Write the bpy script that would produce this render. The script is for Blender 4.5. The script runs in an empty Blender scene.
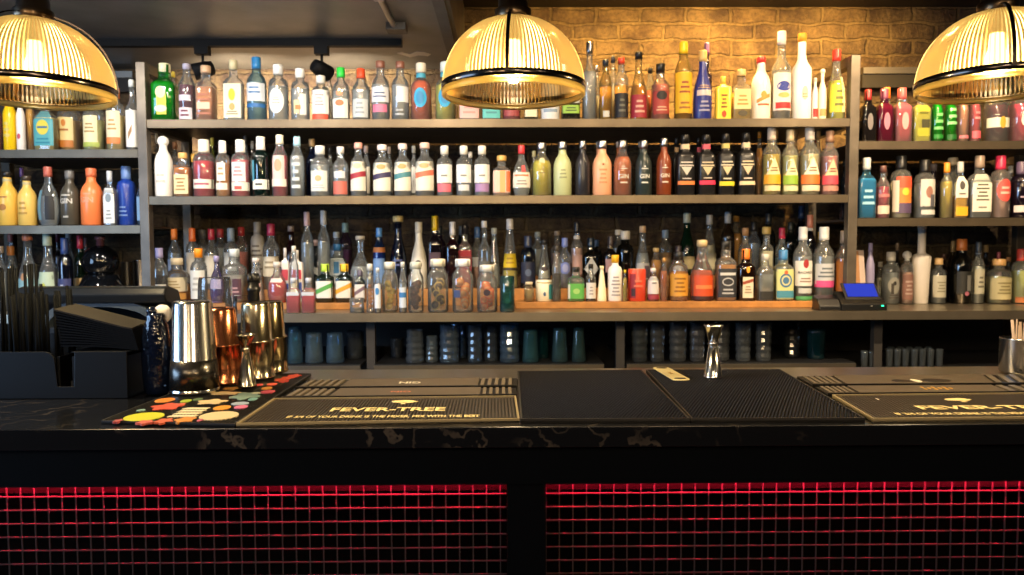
import bpy, math, random
from mathutils import Vector, Matrix, Euler
random.seed(7)
S = bpy.context.scene
COL = S.collection
PI = math.pi

# ------------------------------------------------------------------ camera
CAMZ = 1.39
FPX = 745.0
cam_d = bpy.data.cameras.new('camera'); cam = bpy.data.objects.new('camera', cam_d); COL.objects.link(cam)
cam_d.sensor_width = 36.0; cam_d.lens = FPX / 1024 * 36.0; cam_d.clip_start = .02
cam.location = (0, 0, CAMZ)
CR = Matrix.Rotation(math.radians(-.54), 3, 'Z') @ Matrix.Rotation(math.radians(90 - 3.03), 3, 'X') @ Matrix.Rotation(math.radians(-.2), 3, 'Z')
cam.rotation_euler = CR.to_euler()
S.camera = cam
cam_d.dof.use_dof = True; cam_d.dof.focus_distance = 1.6; cam_d.dof.aperture_fstop = 7

def ray(px, py):
    return CR @ Vector(((px - 512) / FPX, (287.5 - py) / FPX, -1))
def at(px, py, Y):
    d = ray(px, py); return Vector((0, 0, CAMZ)) + d * (Y / d.y)
def on_z(px, py, z):
    d = ray(px, py); return Vector((0, 0, CAMZ)) + d * ((z - CAMZ) / d.z)

# ------------------------------------------------------------------ materials
def lin(h):
    h = h.lstrip('#')
    v = [int(h[i:i + 2], 16) / 255 for i in (0, 2, 4)]
    return tuple(c / 12.92 if c <= .04045 else ((c + .055) / 1.055) ** 2.4 for c in v) + (1,)
_M = {}
def new_mat(name):
    m = bpy.data.materials.new(name); m.use_nodes = True
    nt = m.node_tree; nt.nodes.clear()
    out = nt.nodes.new('ShaderNodeOutputMaterial')
    return m, nt, out
def N(nt, typ, **kw):
    n = nt.nodes.new('ShaderNode' + typ)
    for k, v in kw.items():
        if k in n.inputs: n.inputs[k].default_value = v
        else: setattr(n, k, v)
    return n
def prin(name, hexc, rough=.5, metal=0., noise=0., nscale=30., bump=0., bscale=80., **kw):
    """principled material with an optional mottling of its own colour and a fine bump"""
    key = ('p', name, hexc, rough, metal, noise, bump)
    if key in _M: return _M[key]
    m, nt, out = new_mat(name)
    b = N(nt, 'BsdfPrincipled'); b.inputs['Base Color'].default_value = lin(hexc)
    b.inputs['Roughness'].default_value = rough; b.inputs['Metallic'].default_value = metal
    for k, v in kw.items(): b.inputs[k.replace('_', ' ')].default_value = v
    nt.links.new(b.outputs[0], out.inputs[0])
    if noise or bump:
        tc = N(nt, 'TexCoord')
    if noise:
        nz = N(nt, 'TexNoise'); nz.inputs['Scale'].default_value = nscale; nz.inputs['Detail'].default_value = 5
        nt.links.new(tc.outputs['Object'], nz.inputs['Vector'])
        mx = N(nt, 'MixRGB'); mx.blend_type = 'MULTIPLY'; mx.inputs[0].default_value = 1
        rp = N(nt, 'ValToRGB'); rp.color_ramp.elements[0].position = .3; rp.color_ramp.elements[1].position = .7
        a = max(0, 1 - noise); rp.color_ramp.elements[0].color = (a, a, a, 1); rp.color_ramp.elements[1].color = (1, 1, 1, 1)
        mx.inputs[1].default_value = lin(hexc)
        nt.links.new(nz.outputs[0], rp.inputs[0]); nt.links.new(rp.outputs[0], mx.inputs[2]); nt.links.new(mx.outputs[0], b.inputs['Base Color'])
    if bump:
        n2 = N(nt, 'TexNoise'); n2.inputs['Scale'].default_value = bscale
        nt.links.new(tc.outputs['Object'], n2.inputs['Vector'])
        bp = N(nt, 'Bump'); bp.inputs['Strength'].default_value = bump; bp.inputs['Distance'].default_value = .004
        nt.links.new(n2.outputs[0], bp.inputs['Height']); nt.links.new(bp.outputs[0], b.inputs['Normal'])
    _M[key] = m
    return m
def paint(hexc, rough=.45): return prin('paint_' + hexc, hexc, rough)
def paper(hexc):
    c = [int(hexc[i:i + 2], 16) for i in (0, 2, 4)]
    return prin('label_' + hexc, '%02x%02x%02x' % tuple(int(v * .88) for v in c), .55)
def metal(hexc, rough=.22, noise=0.): return prin('metal_' + hexc, hexc, rough, 1., noise)
def glass(hexc, haze=.1):
    """thin bottle glass: tinted see-through wall with a fresnel reflection and a denser rim"""
    key = ('g', hexc, haze)
    if key in _M: return _M[key]
    m, nt, out = new_mat('glass_' + hexc)
    lw = N(nt, 'LayerWeight'); lw.inputs['Blend'].default_value = .5
    c = lin(hexc)
    ramp = N(nt, 'ValToRGB'); e = ramp.color_ramp.elements
    e[0].position = .25; e[0].color = tuple(min(1, x ** .6) for x in c[:3]) + (1,)
    e[1].position = .95; e[1].color = tuple(x ** 1.5 * .8 for x in c[:3]) + (1,)
    nt.links.new(lw.outputs['Facing'], ramp.inputs[0])
    tr = N(nt, 'BsdfTransparent'); nt.links.new(ramp.outputs[0], tr.inputs[0])
    gl = N(nt, 'BsdfGlossy'); gl.inputs['Roughness'].default_value = .06
    fr = N(nt, 'Fresnel'); fr.inputs['IOR'].default_value = 1.6
    ma = N(nt, 'Math', operation='MULTIPLY_ADD'); ma.inputs[1].default_value = 1.3; ma.inputs[2].default_value = .03
    nt.links.new(fr.outputs[0], ma.inputs[0])
    mx = N(nt, 'MixShader'); nt.links.new(ma.outputs[0], mx.inputs[0]); nt.links.new(tr.outputs[0], mx.inputs[1]); nt.links.new(gl.outputs[0], mx.inputs[2])
    df = N(nt, 'BsdfDiffuse'); tl = N(nt, 'BsdfTranslucent')
    for q in (df, tl): q.inputs[0].default_value = tuple(min(1, x ** .7) for x in c[:3]) + (1,)
    m3 = N(nt, 'MixShader'); m3.inputs[0].default_value = .5; nt.links.new(df.outputs[0], m3.inputs[1]); nt.links.new(tl.outputs[0], m3.inputs[2])
    m4 = N(nt, 'MixShader'); m4.inputs[0].default_value = haze; nt.links.new(mx.outputs[0], m4.inputs[1]); nt.links.new(m3.outputs[0], m4.inputs[2])
    nt.links.new(m4.outputs[0], out.inputs[0])
    _M[key] = m
    return m
def liquid(hexc, clear=False):
    key = ('l', hexc, clear)
    if key in _M: return _M[key]
    m, nt, out = new_mat('liquid_' + hexc)
    c = lin(hexc)
    tr = N(nt, 'BsdfTransparent'); tr.inputs[0].default_value = c
    gl = N(nt, 'BsdfGlossy'); gl.inputs['Roughness'].default_value = .08; fr = N(nt, 'Fresnel'); fr.inputs['IOR'].default_value = 1.35
    b = N(nt, 'MixShader'); nt.links.new(fr.outputs[0], b.inputs[0]); nt.links.new(tr.outputs[0], b.inputs[1]); nt.links.new(gl.outputs[0], b.inputs[2])
    tl = N(nt, 'BsdfTranslucent'); tl.inputs[0].default_value = tuple(min(.92, x * .88 / max(c[:3])) for x in c[:3]) + (1,) if max(c[:3]) > .15 else c
    df = N(nt, 'BsdfDiffuse'); df.inputs[0].default_value = tl.inputs[0].default_value
    m1 = N(nt, 'MixShader'); m1.inputs[0].default_value = .8; nt.links.new(tl.outputs[0], m1.inputs[1]); nt.links.new(df.outputs[0], m1.inputs[2])
    m2 = N(nt, 'MixShader'); m2.inputs[0].default_value = .36 if clear else .9
    nt.links.new(b.outputs[0], m2.inputs[1]); nt.links.new(m1.outputs[0], m2.inputs[2]); nt.links.new(m2.outputs[0], out.inputs[0])
    _M[key] = m
    return m
def emit(hexc, s, name='glow'):
    key = ('e', hexc, s)
    if key in _M: return _M[key]
    m, nt, out = new_mat(name + '_' + hexc)
    e = N(nt, 'Emission'); e.inputs[0].default_value = lin(hexc); e.inputs[1].default_value = s
    nt.links.new(e.outputs[0], out.inputs[0]); _M[key] = m
    return m

# ------------------------------------------------------------------ mesh builder
class MB:
    def __init__(s): s.v = []; s.f = []; s.mi = []; s.mats = []; s.sm = []
    def m(s, mat):
        if mat not in s.mats: s.mats.append(mat)
        return s.mats.index(mat)
    def add(s, vs, fs, mat, smooth=False):
        o = len(s.v); k = s.m(mat)
        s.v += [tuple(v) for v in vs]
        for f in fs: s.f.append(tuple(i + o for i in f)); s.mi.append(k); s.sm.append(smooth)
        return s
    def build(s, name, parent=None, loc=None, bevel=0, seg=2):
        me = bpy.data.meshes.new(name); me.from_pydata(s.v, [], s.f)
        for mt in s.mats: me.materials.append(mt)
        me.polygons.foreach_set('material_index', s.mi); me.polygons.foreach_set('use_smooth', s.sm); me.update()
        o = bpy.data.objects.new(name, me); COL.objects.link(o)
        if parent: o.parent = parent
        if loc is not None: o.location = loc
        if bevel:
            md = o.modifiers.new('bevel', 'BEVEL'); md.width = bevel; md.segments = seg; md.limit_method = 'ANGLE'
        return o
    def box(s, a, b, mat, M=None):
        vs = [Vector((x, y, z)) for x in (a[0], b[0]) for y in (a[1], b[1]) for z in (a[2], b[2])]
        if M: vs = [M @ v for v in vs]
        return s.add(vs, [(0, 1, 3, 2), (4, 6, 7, 5), (0, 4, 5, 1), (2, 3, 7, 6), (0, 2, 6, 4), (1, 5, 7, 3)], mat)
    def lathe(s, prof, mat, seg=24, c=(0, 0, 0), n=2., d=1., smooth=True, M=None, caps=True):
        """prof: (r, z) list; n: superellipse exponent of the cross-section; d: depth ratio"""
        vs = []; fs = []
        for r, z in prof:
            for k in range(seg):
                a = 2 * PI * (k + .5) / seg; ca, sa = math.cos(a), math.sin(a)
                if n == 2: q = 1
                else: q = (abs(ca) ** n + abs(sa) ** n) ** (-1 / n)
                v = Vector((c[0] + r * q * ca, c[1] + r * q * sa * d, c[2] + z))
                vs.append(M @ v if M else v)
        L = len(prof)
        for i in range(L - 1):
            for k in range(seg):
                k2 = (k + 1) % seg
                fs.append((i * seg + k, i * seg + k2, (i + 1) * seg + k2, (i + 1) * seg + k))
        if caps and prof[0][0] > 1e-6: fs.append(tuple(range(seg - 1, -1, -1)))
        if caps and prof[-1][0] > 1e-6: fs.append(tuple((L - 1) * seg + k for k in range(seg)))
        return s.add(vs, fs, mat, smooth)
    def tube(s, pts, r, mat, seg=8, smooth=True):
        pts = [Vector(p) for p in pts]; vs = []; fs = []
        for i, p in enumerate(pts):
            t = (pts[min(i + 1, len(pts) - 1)] - pts[max(i - 1, 0)]).normalized()
            u = t.cross(Vector((0, 0, 1)))
            if u.length < 1e-3: u = t.cross(Vector((0, 1, 0)))
            u.normalize(); w = t.cross(u)
            for k in range(seg):
                a = 2 * PI * k / seg; vs.append(p + (u * math.cos(a) + w * math.sin(a)) * r)
        L = len(pts)
        for i in range(L - 1):
            for k in range(seg):
                k2 = (k + 1) % seg; fs.append((i * seg + k, (i + 1) * seg + k, (i + 1) * seg + k2, i * seg + k2))
        fs.append(tuple(range(seg))); fs.append(tuple((L - 1) * seg + k for k in range(seg - 1, -1, -1)))
        return s.add(vs, fs, mat, smooth)
    def prism(s, poly, z0, z1, mat):
        n = len(poly)
        vs = [(p[0], p[1], z0) for p in poly] + [(p[0], p[1], z1) for p in poly]
        fs = [tuple(range(n - 1, -1, -1)), tuple(range(n, 2 * n))] + [(i, (i + 1) % n, n + (i + 1) % n, n + i) for i in range(n)]
        return s.add(vs, fs, mat)

def text_mesh(txt, size=1.0, shear=0., bold=0.):
    cu = bpy.data.curves.new('t', 'FONT'); cu.body = txt; cu.size = size; cu.align_x = 'CENTER'; cu.align_y = 'CENTER'; cu.shear = shear; cu.offset = bold
    cu.resolution_u = 3
    o = bpy.data.objects.new('t', cu); COL.objects.link(o)
    dg = bpy.context.evaluated_depsgraph_get(); dg.update()
    me = bpy.data.meshes.new_from_object(o.evaluated_get(dg))
    vs = [v.co.copy() for v in me.vertices]; fs = [tuple(p.vertices) for p in me.polygons]
    bpy.data.objects.remove(o); bpy.data.curves.remove(cu); bpy.data.meshes.remove(me)
    return vs, fs

def empty(name, loc=(0, 0, 0), rz=0.):
    o = bpy.data.objects.new(name, None); COL.objects.link(o); o.location = loc; o.rotation_euler = (0, 0, rz); o.empty_display_size = .02
    return o
def tag(o, label=None, cat=None, group=None, kind=None):
    if label: o['label'] = label
    if cat: o['category'] = cat
    if group: o['group'] = group
    if kind: o['kind'] = kind
    return o
def copy_tree(o, parent=None):
    c = o.copy(); COL.objects.link(c)
    if parent: c.parent = parent
    for ch in o.children: copy_tree(ch, c)
    return c
# ------------------------------------------------------------------ bottles
# profile (radius, height) with the widest radius = 1 and the mouth at 1; cross-section exponent; depth ratio; neck radius; cap start
SHAPES = {
 'std':   ([(.9, 0), (1, .012), (1, .58), (.97, .63), (.8, .69), (.5, .745), (.44, .79), (.42, .86), (.42, .975)], 2, 1, .42, .87),
 'squat': ([(.9, 0), (1, .015), (1, .55), (.95, .62), (.75, .68), (.48, .72), (.44, .77), (.44, .975)], 2, 1, .44, .84),
 'apoth': ([(.92, 0), (1, .02), (1, .6), (.97, .67), (.82, .735), (.55, .76), (.45, .79), (.45, .975)], 2, 1, .45, .83),
 'slim':  ([(.9, 0), (1, .01), (1, .6), (.93, .66), (.7, .73), (.5, .79), (.44, .86), (.42, .975)], 2, 1, .42, .9),
 'tall':  ([(.9, 0), (1, .01), (1, .56), (.95, .6), (.6, .66), (.44, .71), (.4, .8), (.4, .975)], 2, 1, .4, .9),
 'cone':  ([(.95, 0), (1, .015), (.98, .1), (.85, .35), (.62, .6), (.44, .78), (.38, .88), (.38, .975)], 2, 1, .38, .9),
 'bell':  ([(.95, 0), (1, .015), (1, .3), (.95, .42), (.78, .54), (.55, .64), (.43, .72), (.4, .8), (.4, .975)], 2, 1, .4, .89),
 'pear':  ([(.7, 0), (.9, .03), (1, .14), (1, .26), (.9, .4), (.6, .54), (.36, .64), (.3, .74), (.34, .86), (.4, .975)], 2, .8, .4, .93),
 'round': ([(.6, 0), (.85, .05), (.98, .17), (1, .32), (.92, .47), (.7, .6), (.4, .7), (.33, .78), (.33, .975)], 2, .7, .33, .88),
 'sq':    ([(.92, 0), (1, .015), (1, .6), (.96, .65), (.75, .69), (.48, .725), (.44, .78), (.44, .975)], 5, .9, .44, .85),
 'flat':  ([(.94, 0), (1, .015), (1, .58), (.97, .63), (.72, .685), (.42, .72), (.38, .78), (.38, .975)], 6, .6, .38, .85),
 'jug':   ([(.88, 0), (1, .02), (1, .52), (.95, .6), (.78, .68), (.52, .745), (.43, .79), (.41, .86), (.43, .975)], 2, 1, .43, .9),
 'flute': ([(.72, 0), (.78, .012), (.86, .3), (1, .58), (.98, .6), (.75, .625), (.45, .64), (.42, .66), (.42, .975)], 2, 1, .42, .95),
 'jar':   ([(.85, 0), (1, .03), (1, .62), (.95, .7), (.7, .78), (.62, .82), (.66, .85), (.66, .975)], 3, 1, .66, .86),
 'can':   ([(.92, 0), (1, .02), (1, .96), (.93, .985), (.93, 1)], 2, 1, .93, 1.0),
 'box':   ([(1, 0), (1, .01), (1, .72), (.9, .76), (.35, .78), (.32, .975)], 8, .6, .32, .82),
 'small': ([(.9, 0), (1, .02), (1, .5), (.9, .6), (.55, .7), (.4, .76), (.4, .975)], 2, 1, .4, .8),
}
def hash_(t): return sum((i + 1) * ord(c) for i, c in enumerate(t))
PLACED = {}
BOTTLES = []

def prof_r(P, z):
    for (r0, z0), (r1, z1) in zip(P, P[1:]):
        if z0 <= z <= z1: return r0 + (r1 - r0) * ((z - z0) / (z1 - z0) if z1 > z0 else 0)
    return P[-1][0]

def label_mesh(spec, P, n, d, R, H, root):
    items = []; letters = MB(); off = .0012; bands = []
    def pt(s, z):
        r = prof_r(P, z) * R; s = max(-.985, min(.985, s))
        return (s * r, -d * r * (1 - abs(s) ** n) ** (1 / n) - off, z * H)
    def grid(fs, ns, nz, mat):                      # fs(u, v) -> (s, z), u and v in 0..1
        vs = [pt(*fs(i / ns, j / nz)) for j in range(nz + 1) for i in range(ns + 1)]
        fc = [(j * (ns + 1) + i, j * (ns + 1) + i + 1, (j + 1) * (ns + 1) + i + 1, (j + 1) * (ns + 1) + i) for j in range(nz) for i in range(ns)]
        mb.add(vs, fc, mat, True)
    for it in spec.split(';'):
        k, a = it.split(':'); a = a.split(',')
        mb = MB()
        if k not in 'tn': items.append(mb)
        if k == 't': mb = letters
        if k == 'n': mb = MB(); bands.append(mb)
        hexc = a[-1]
        q = [float(x) for x in a[:-1]] if k != 't' else None
        if k == 'r':                                # rectangle: half width, z0, z1
            w, z0, z1 = q; grid(lambda u, v: ((2 * u - 1) * w, z0 + (z1 - z0) * v), 10, 4, paper(hexc))
        elif k == 'h':                              # off-centre rectangle: s0, s1, z0, z1
            s0, s1, z0, z1 = q; grid(lambda u, v: (s0 + (s1 - s0) * u, z0 + (z1 - z0) * v), 6, 3, paper(hexc))
        elif k == 'o':                              # oval: centre height, half width, half height
            zc, w, h = q
            vs = [pt(0, zc)]; fc = []; T = 24
            for ring in (.5, 1):
                for i in range(T): vs.append(pt(w * ring * math.cos(2 * PI * i / T), zc + h * ring * math.sin(2 * PI * i / T)))
            for i in range(T):
                j = (i + 1) % T; fc += [(0, 1 + i, 1 + j), (1 + i, 1 + T + i, 1 + T + j, 1 + j)]
            mb.add(vs, fc, paper(hexc), True)
        elif k == 'd':                              # sash: half width, z0, z1, rise across
            w, z0, z1, sl = q; grid(lambda u, v: ((2 * u - 1) * w, z0 + (z1 - z0) * v + (u - .5) * sl), 10, 2, paper(hexc))
        elif k == 'v':                              # peak: half width, base, top
            w, z0, z1 = q; grid(lambda u, v: ((2 * u - 1) * w * (1 - v), z0 + (z1 - z0) * v), 6, 6, paper(hexc))
        elif k == 'x':                              # inverted peak
            w, z0, z1 = q; grid(lambda u, v: ((2 * u - 1) * w * v, z0 + (z1 - z0) * v), 6, 6, paper(hexc))
        elif k == 'l':                              # a few fine rules of print
            w, z0, z1, c = q
            for i in range(int(c)):
                zz = z0 + (z1 - z0) * (i + .5) / c; hh = (z1 - z0) / c * .22; ww = w * (1 - .35 * ((i * 7) % 3) / 2)
                grid(lambda u, v: ((2 * u - 1) * ww, zz - hh + 2 * hh * v), 8, 1, paper(hexc))
        elif k == 'n':                              # band right round
            z0, z1 = q; T = 20; vs = []; fc = []
            for z in (z0, z1):
                r = prof_r(P, z) * R + .001
                for i in range(T):
                    ca, sa = math.cos(2 * PI * i / T), math.sin(2 * PI * i / T); qq = (abs(ca) ** n + abs(sa) ** n) ** (-1 / n)
                    vs.append((r * qq * ca, r * qq * sa * d, z * H))
            mb.add(vs, [(i, (i + 1) % T, T + (i + 1) % T, T + i) for i in range(T)], paper(hexc), True)
        elif k == 't':                              # lettering: text, half width, centre height
            vs, fc = text_mesh(a[0], 1., 0, .02); X = max(abs(v.x) for v in vs); w, zc = float(a[1]), float(a[2])
            sc = w / X
            mb.add([pt(v.x * sc, zc + v.y * sc * R / H) for v in vs], fc, paper(hexc))
        off += .0006
    groups = []                                     # pieces that touch make one label; a label apart from it is another
    for m_ in items:
        xs = [v[0] for v in m_.v]; zs_ = [v[2] for v in m_.v]; bb = [min(xs), max(xs), min(zs_), max(zs_)]; new = [m_]
        keep = []
        for g, gb in groups:
            if bb[0] < gb[1] + .003 and gb[0] < bb[1] + .003 and bb[2] < gb[3] + .003 and gb[2] < bb[3] + .003:
                new = g + new; bb = [min(bb[0], gb[0]), max(bb[1], gb[1]), min(bb[2], gb[2]), max(bb[3], gb[3])]
            else: keep.append((g, gb))
        groups = keep + [(new, bb)]
    for g, gb in groups:
        m_ = MB()
        for q in g:
            o_ = len(m_.v); m_.v += q.v; m_.f += [tuple(i + o_ for i in f) for f in q.f]; m_.mi += [m_.m(q.mats[k]) for k in q.mi]; m_.sm += q.sm
        m_.build('label', root)
    if letters.v: letters.build('lettering', root)
    for b in bands: b.build('neck_band', root)

def make_bottle(shape, R, H, body, liq, cap, lab, name='liquor_bottle'):
    P, n, d, nr, cs = SHAPES[shape]
    root = empty(name)
    seg = 24 if n == 2 else 32
    pr = [(r * R, z * H) for r, z in P]
    opaque = body.startswith('!')
    mb = MB()
    if body[0] == '%': body = body[1:]
    bm = prin('ceramic_' + body[1:], body[1:], .28) if opaque else glass('f4f8f6' if body == 'c' else body)
    if not opaque: pr = [(0, .004 * H)] + pr
    mb.lathe(pr, bm, seg, n=n, d=d)
    mb.build('bottle_body' if opaque else 'glass_body', root)
    if liq.startswith('fruit') and not opaque:      # dried citrus wheels or spices inside a jar
        _, h1, h2, cnt = liq.split('/'); fm = MB(); rr = random.Random(hash_(h1 + shape + str(round(R, 4))))
        for i in range(int(cnt)):
            rad = R * rr.uniform(.36, .5); zc = H * (.09 + .5 * (i + .5) / int(cnt)); M_ = Matrix.Translation((R * rr.uniform(-.34, .34), d * R * rr.uniform(-.36, .3), zc)) @ Euler((PI / 2 + rr.uniform(-.5, .5), rr.uniform(-.4, .4), rr.uniform(-.5, .5))).to_matrix().to_4x4()
            fm.lathe([(rad * .8, -.003), (rad, -.003), (rad, .003), (rad * .82, .003)], prin('rind_' + h1, h1, .7), 14, M=M_)
            fm.lathe([(rad * .78, -.0034), (rad * .78, .0034)], prin('flesh_' + h2, h2, .7, 0, .5, 90), 14, M=M_)
        fm.build('dried_citrus', root)
    elif liq != '-' and not opaque:
        h, f = liq.split('@'); f = float(f)
        Q = [(r * R * .96 - .0006, z * H) for r, z in P if .01 < z < f] + [((prof_r(P, f) * R) * .96 - .0006, f * H)]
        Q = [(Q[0][0] * .9, .012 * H)] + Q
        MB().lathe(Q, liquid('eef3f4', True) if h == 'w' else liquid(h), seg, n=n, d=d).build('liquid', root)
    if cap != '-':
        k, h = cap.split(':'); cm = prin('cap_' + h, h, .35)
        if h in ('c0c0c4', 'a8a8ac', 'd0d0d4', 'c8a040', 'd8b050'): cm = metal(h, .3)
        r = nr * R * 1.07 + .001
        z0 = cs * H; c_ = MB()
        if k == 'c': c_.lathe([(r, z0), (r, .985 * H), (r * .88, H)], cm, 16)
        elif k == 't':
            z0 = (cs - .05) * H; r2 = prof_r(P, cs - .05) * R * 1.08 + .001
            c_.lathe([(max(r, r2), z0), (r, z0 + .05 * H), (r, .985 * H), (r * .9, H)], cm, 16)
        elif k == 'k': c_.lathe([(nr * R * .9, .955 * H), (nr * R * .95, .972 * H)], paint('c9a26a'), 16); c_.lathe([(r * 1.05, (cs + .02) * H), (r * 1.1, (cs + .04) * H), (r * 1.1, .98 * H), (r, H)], cm, 16)
        elif k == 'w': c_.lathe([(r * 1.3, (cs + .03) * H), (r * 1.36, (cs + .05) * H), (r * 1.36, .985 * H), (r * 1.2, H)], cm, 16)
        elif k == 'b': 
            rb = min(r * 1.35, .09 * H); zc = H - rb
            c_.lathe([(r * .8, zc - rb * 1.3)] + [(rb * math.cos(t), zc + rb * math.sin(t)) for t in [i * PI / 8 - PI / 2 * .7 for i in range(8)] if t < PI / 2] + [(0, H)], cm, 16)
        elif k == 's':                              # pouring spout
            c_.lathe([(r, z0 - .02 * H), (r, z0), (r * .7, z0 + .01 * H)], cm, 14); c_.lathe([(r * .5, z0 + .01 * H), (r * .35, H)], metal('c0c0c4'), 10)
        elif k == 'f':                              # flat disc of a can
            c_.lathe([(nr * R * .96, .992 * H), (nr * R * .96, 1.004 * H), (nr * R * .8, 1.006 * H)], cm, 24)
        c_.build('cap', root)
    if lab != '-': label_mesh(lab, P, n, d, R, H, root)
    return root

def row(tier, z, y0, where, group, cat, table, name='liquor_bottle', minw=0):
    placed = PLACED.setdefault(tier, [])
    for line in table.strip().splitlines():
        line = line.strip()
        if not line or line[0] == '#': continue
        left, desc = line.split('|'); t = left.split()
        x0, x1, top = float(t[0]), float(t[1]), float(t[2])
        if x1 - x0 < minw: x0, x1 = (x0 + x1 - minw) / 2, (x0 + x1 + minw) / 2
        shape, body, liq, cap, lab = t[3:8]
        P, n, d, nr, cs = SHAPES[shape]
        Y = y0
        for _ in range(90):
            R = (at(x1, top, Y).x - at(x0, top, Y).x) / 2 * .97; D = R * d
            yc = Y + D; X = at((x0 + x1) / 2, top + 40, yc).x
            bad = False
            for (a, b, r, dd, nn) in placed:
                if n == 2 and nn == 2 and d == 1 and dd == r: hit = math.hypot(X - a, yc - b) < R + r + .003
                else: hit = abs(X - a) < R + r + .002 and abs(yc - b) < D + dd + .002
                if hit: bad = True; break
            if not bad: break
            Y += .008
        placed.append((X, yc, R, D, n))
        H = at((x0 + x1) / 2, top, yc).z - z
        o = make_bottle(shape, R, H, body, liq, cap, lab, name)
        o.location = (X, yc, z + .0005)
        lb = desc.strip()
        tag(o, lb + ' ' + where, cat, group)
        if Y + 2 * D > 3.885: print('DEEP', tier, round(Y + 2 * D, 3), lb)
SV, BK, WH = 'c0c0c4', '141414', 'f0ede4'
G_TOP = 'bottles on the top shelf'
Z_TOP = at(500, 119, 3.2).z; Z_MID = at(500, 195.5, 3.2).z; YBC = 3.08; Z_BB = at(512, 312.5, YBC).z
Z_L1 = at(70, 149.5, 3.2).z; Z_L2 = at(70, 225.5, 3.2).z; Z_R1 = at(940, 141, 3.2).z; Z_R2 = at(940, 218, 3.2).z
Z_RISE = at(600, 301.5, 3.29).z; Z_RISEM = Z_RISE + .05; Z_RISE2 = Z_RISE + .1
Z_UNDER = at(512, 363.5, 3.22).z

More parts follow.
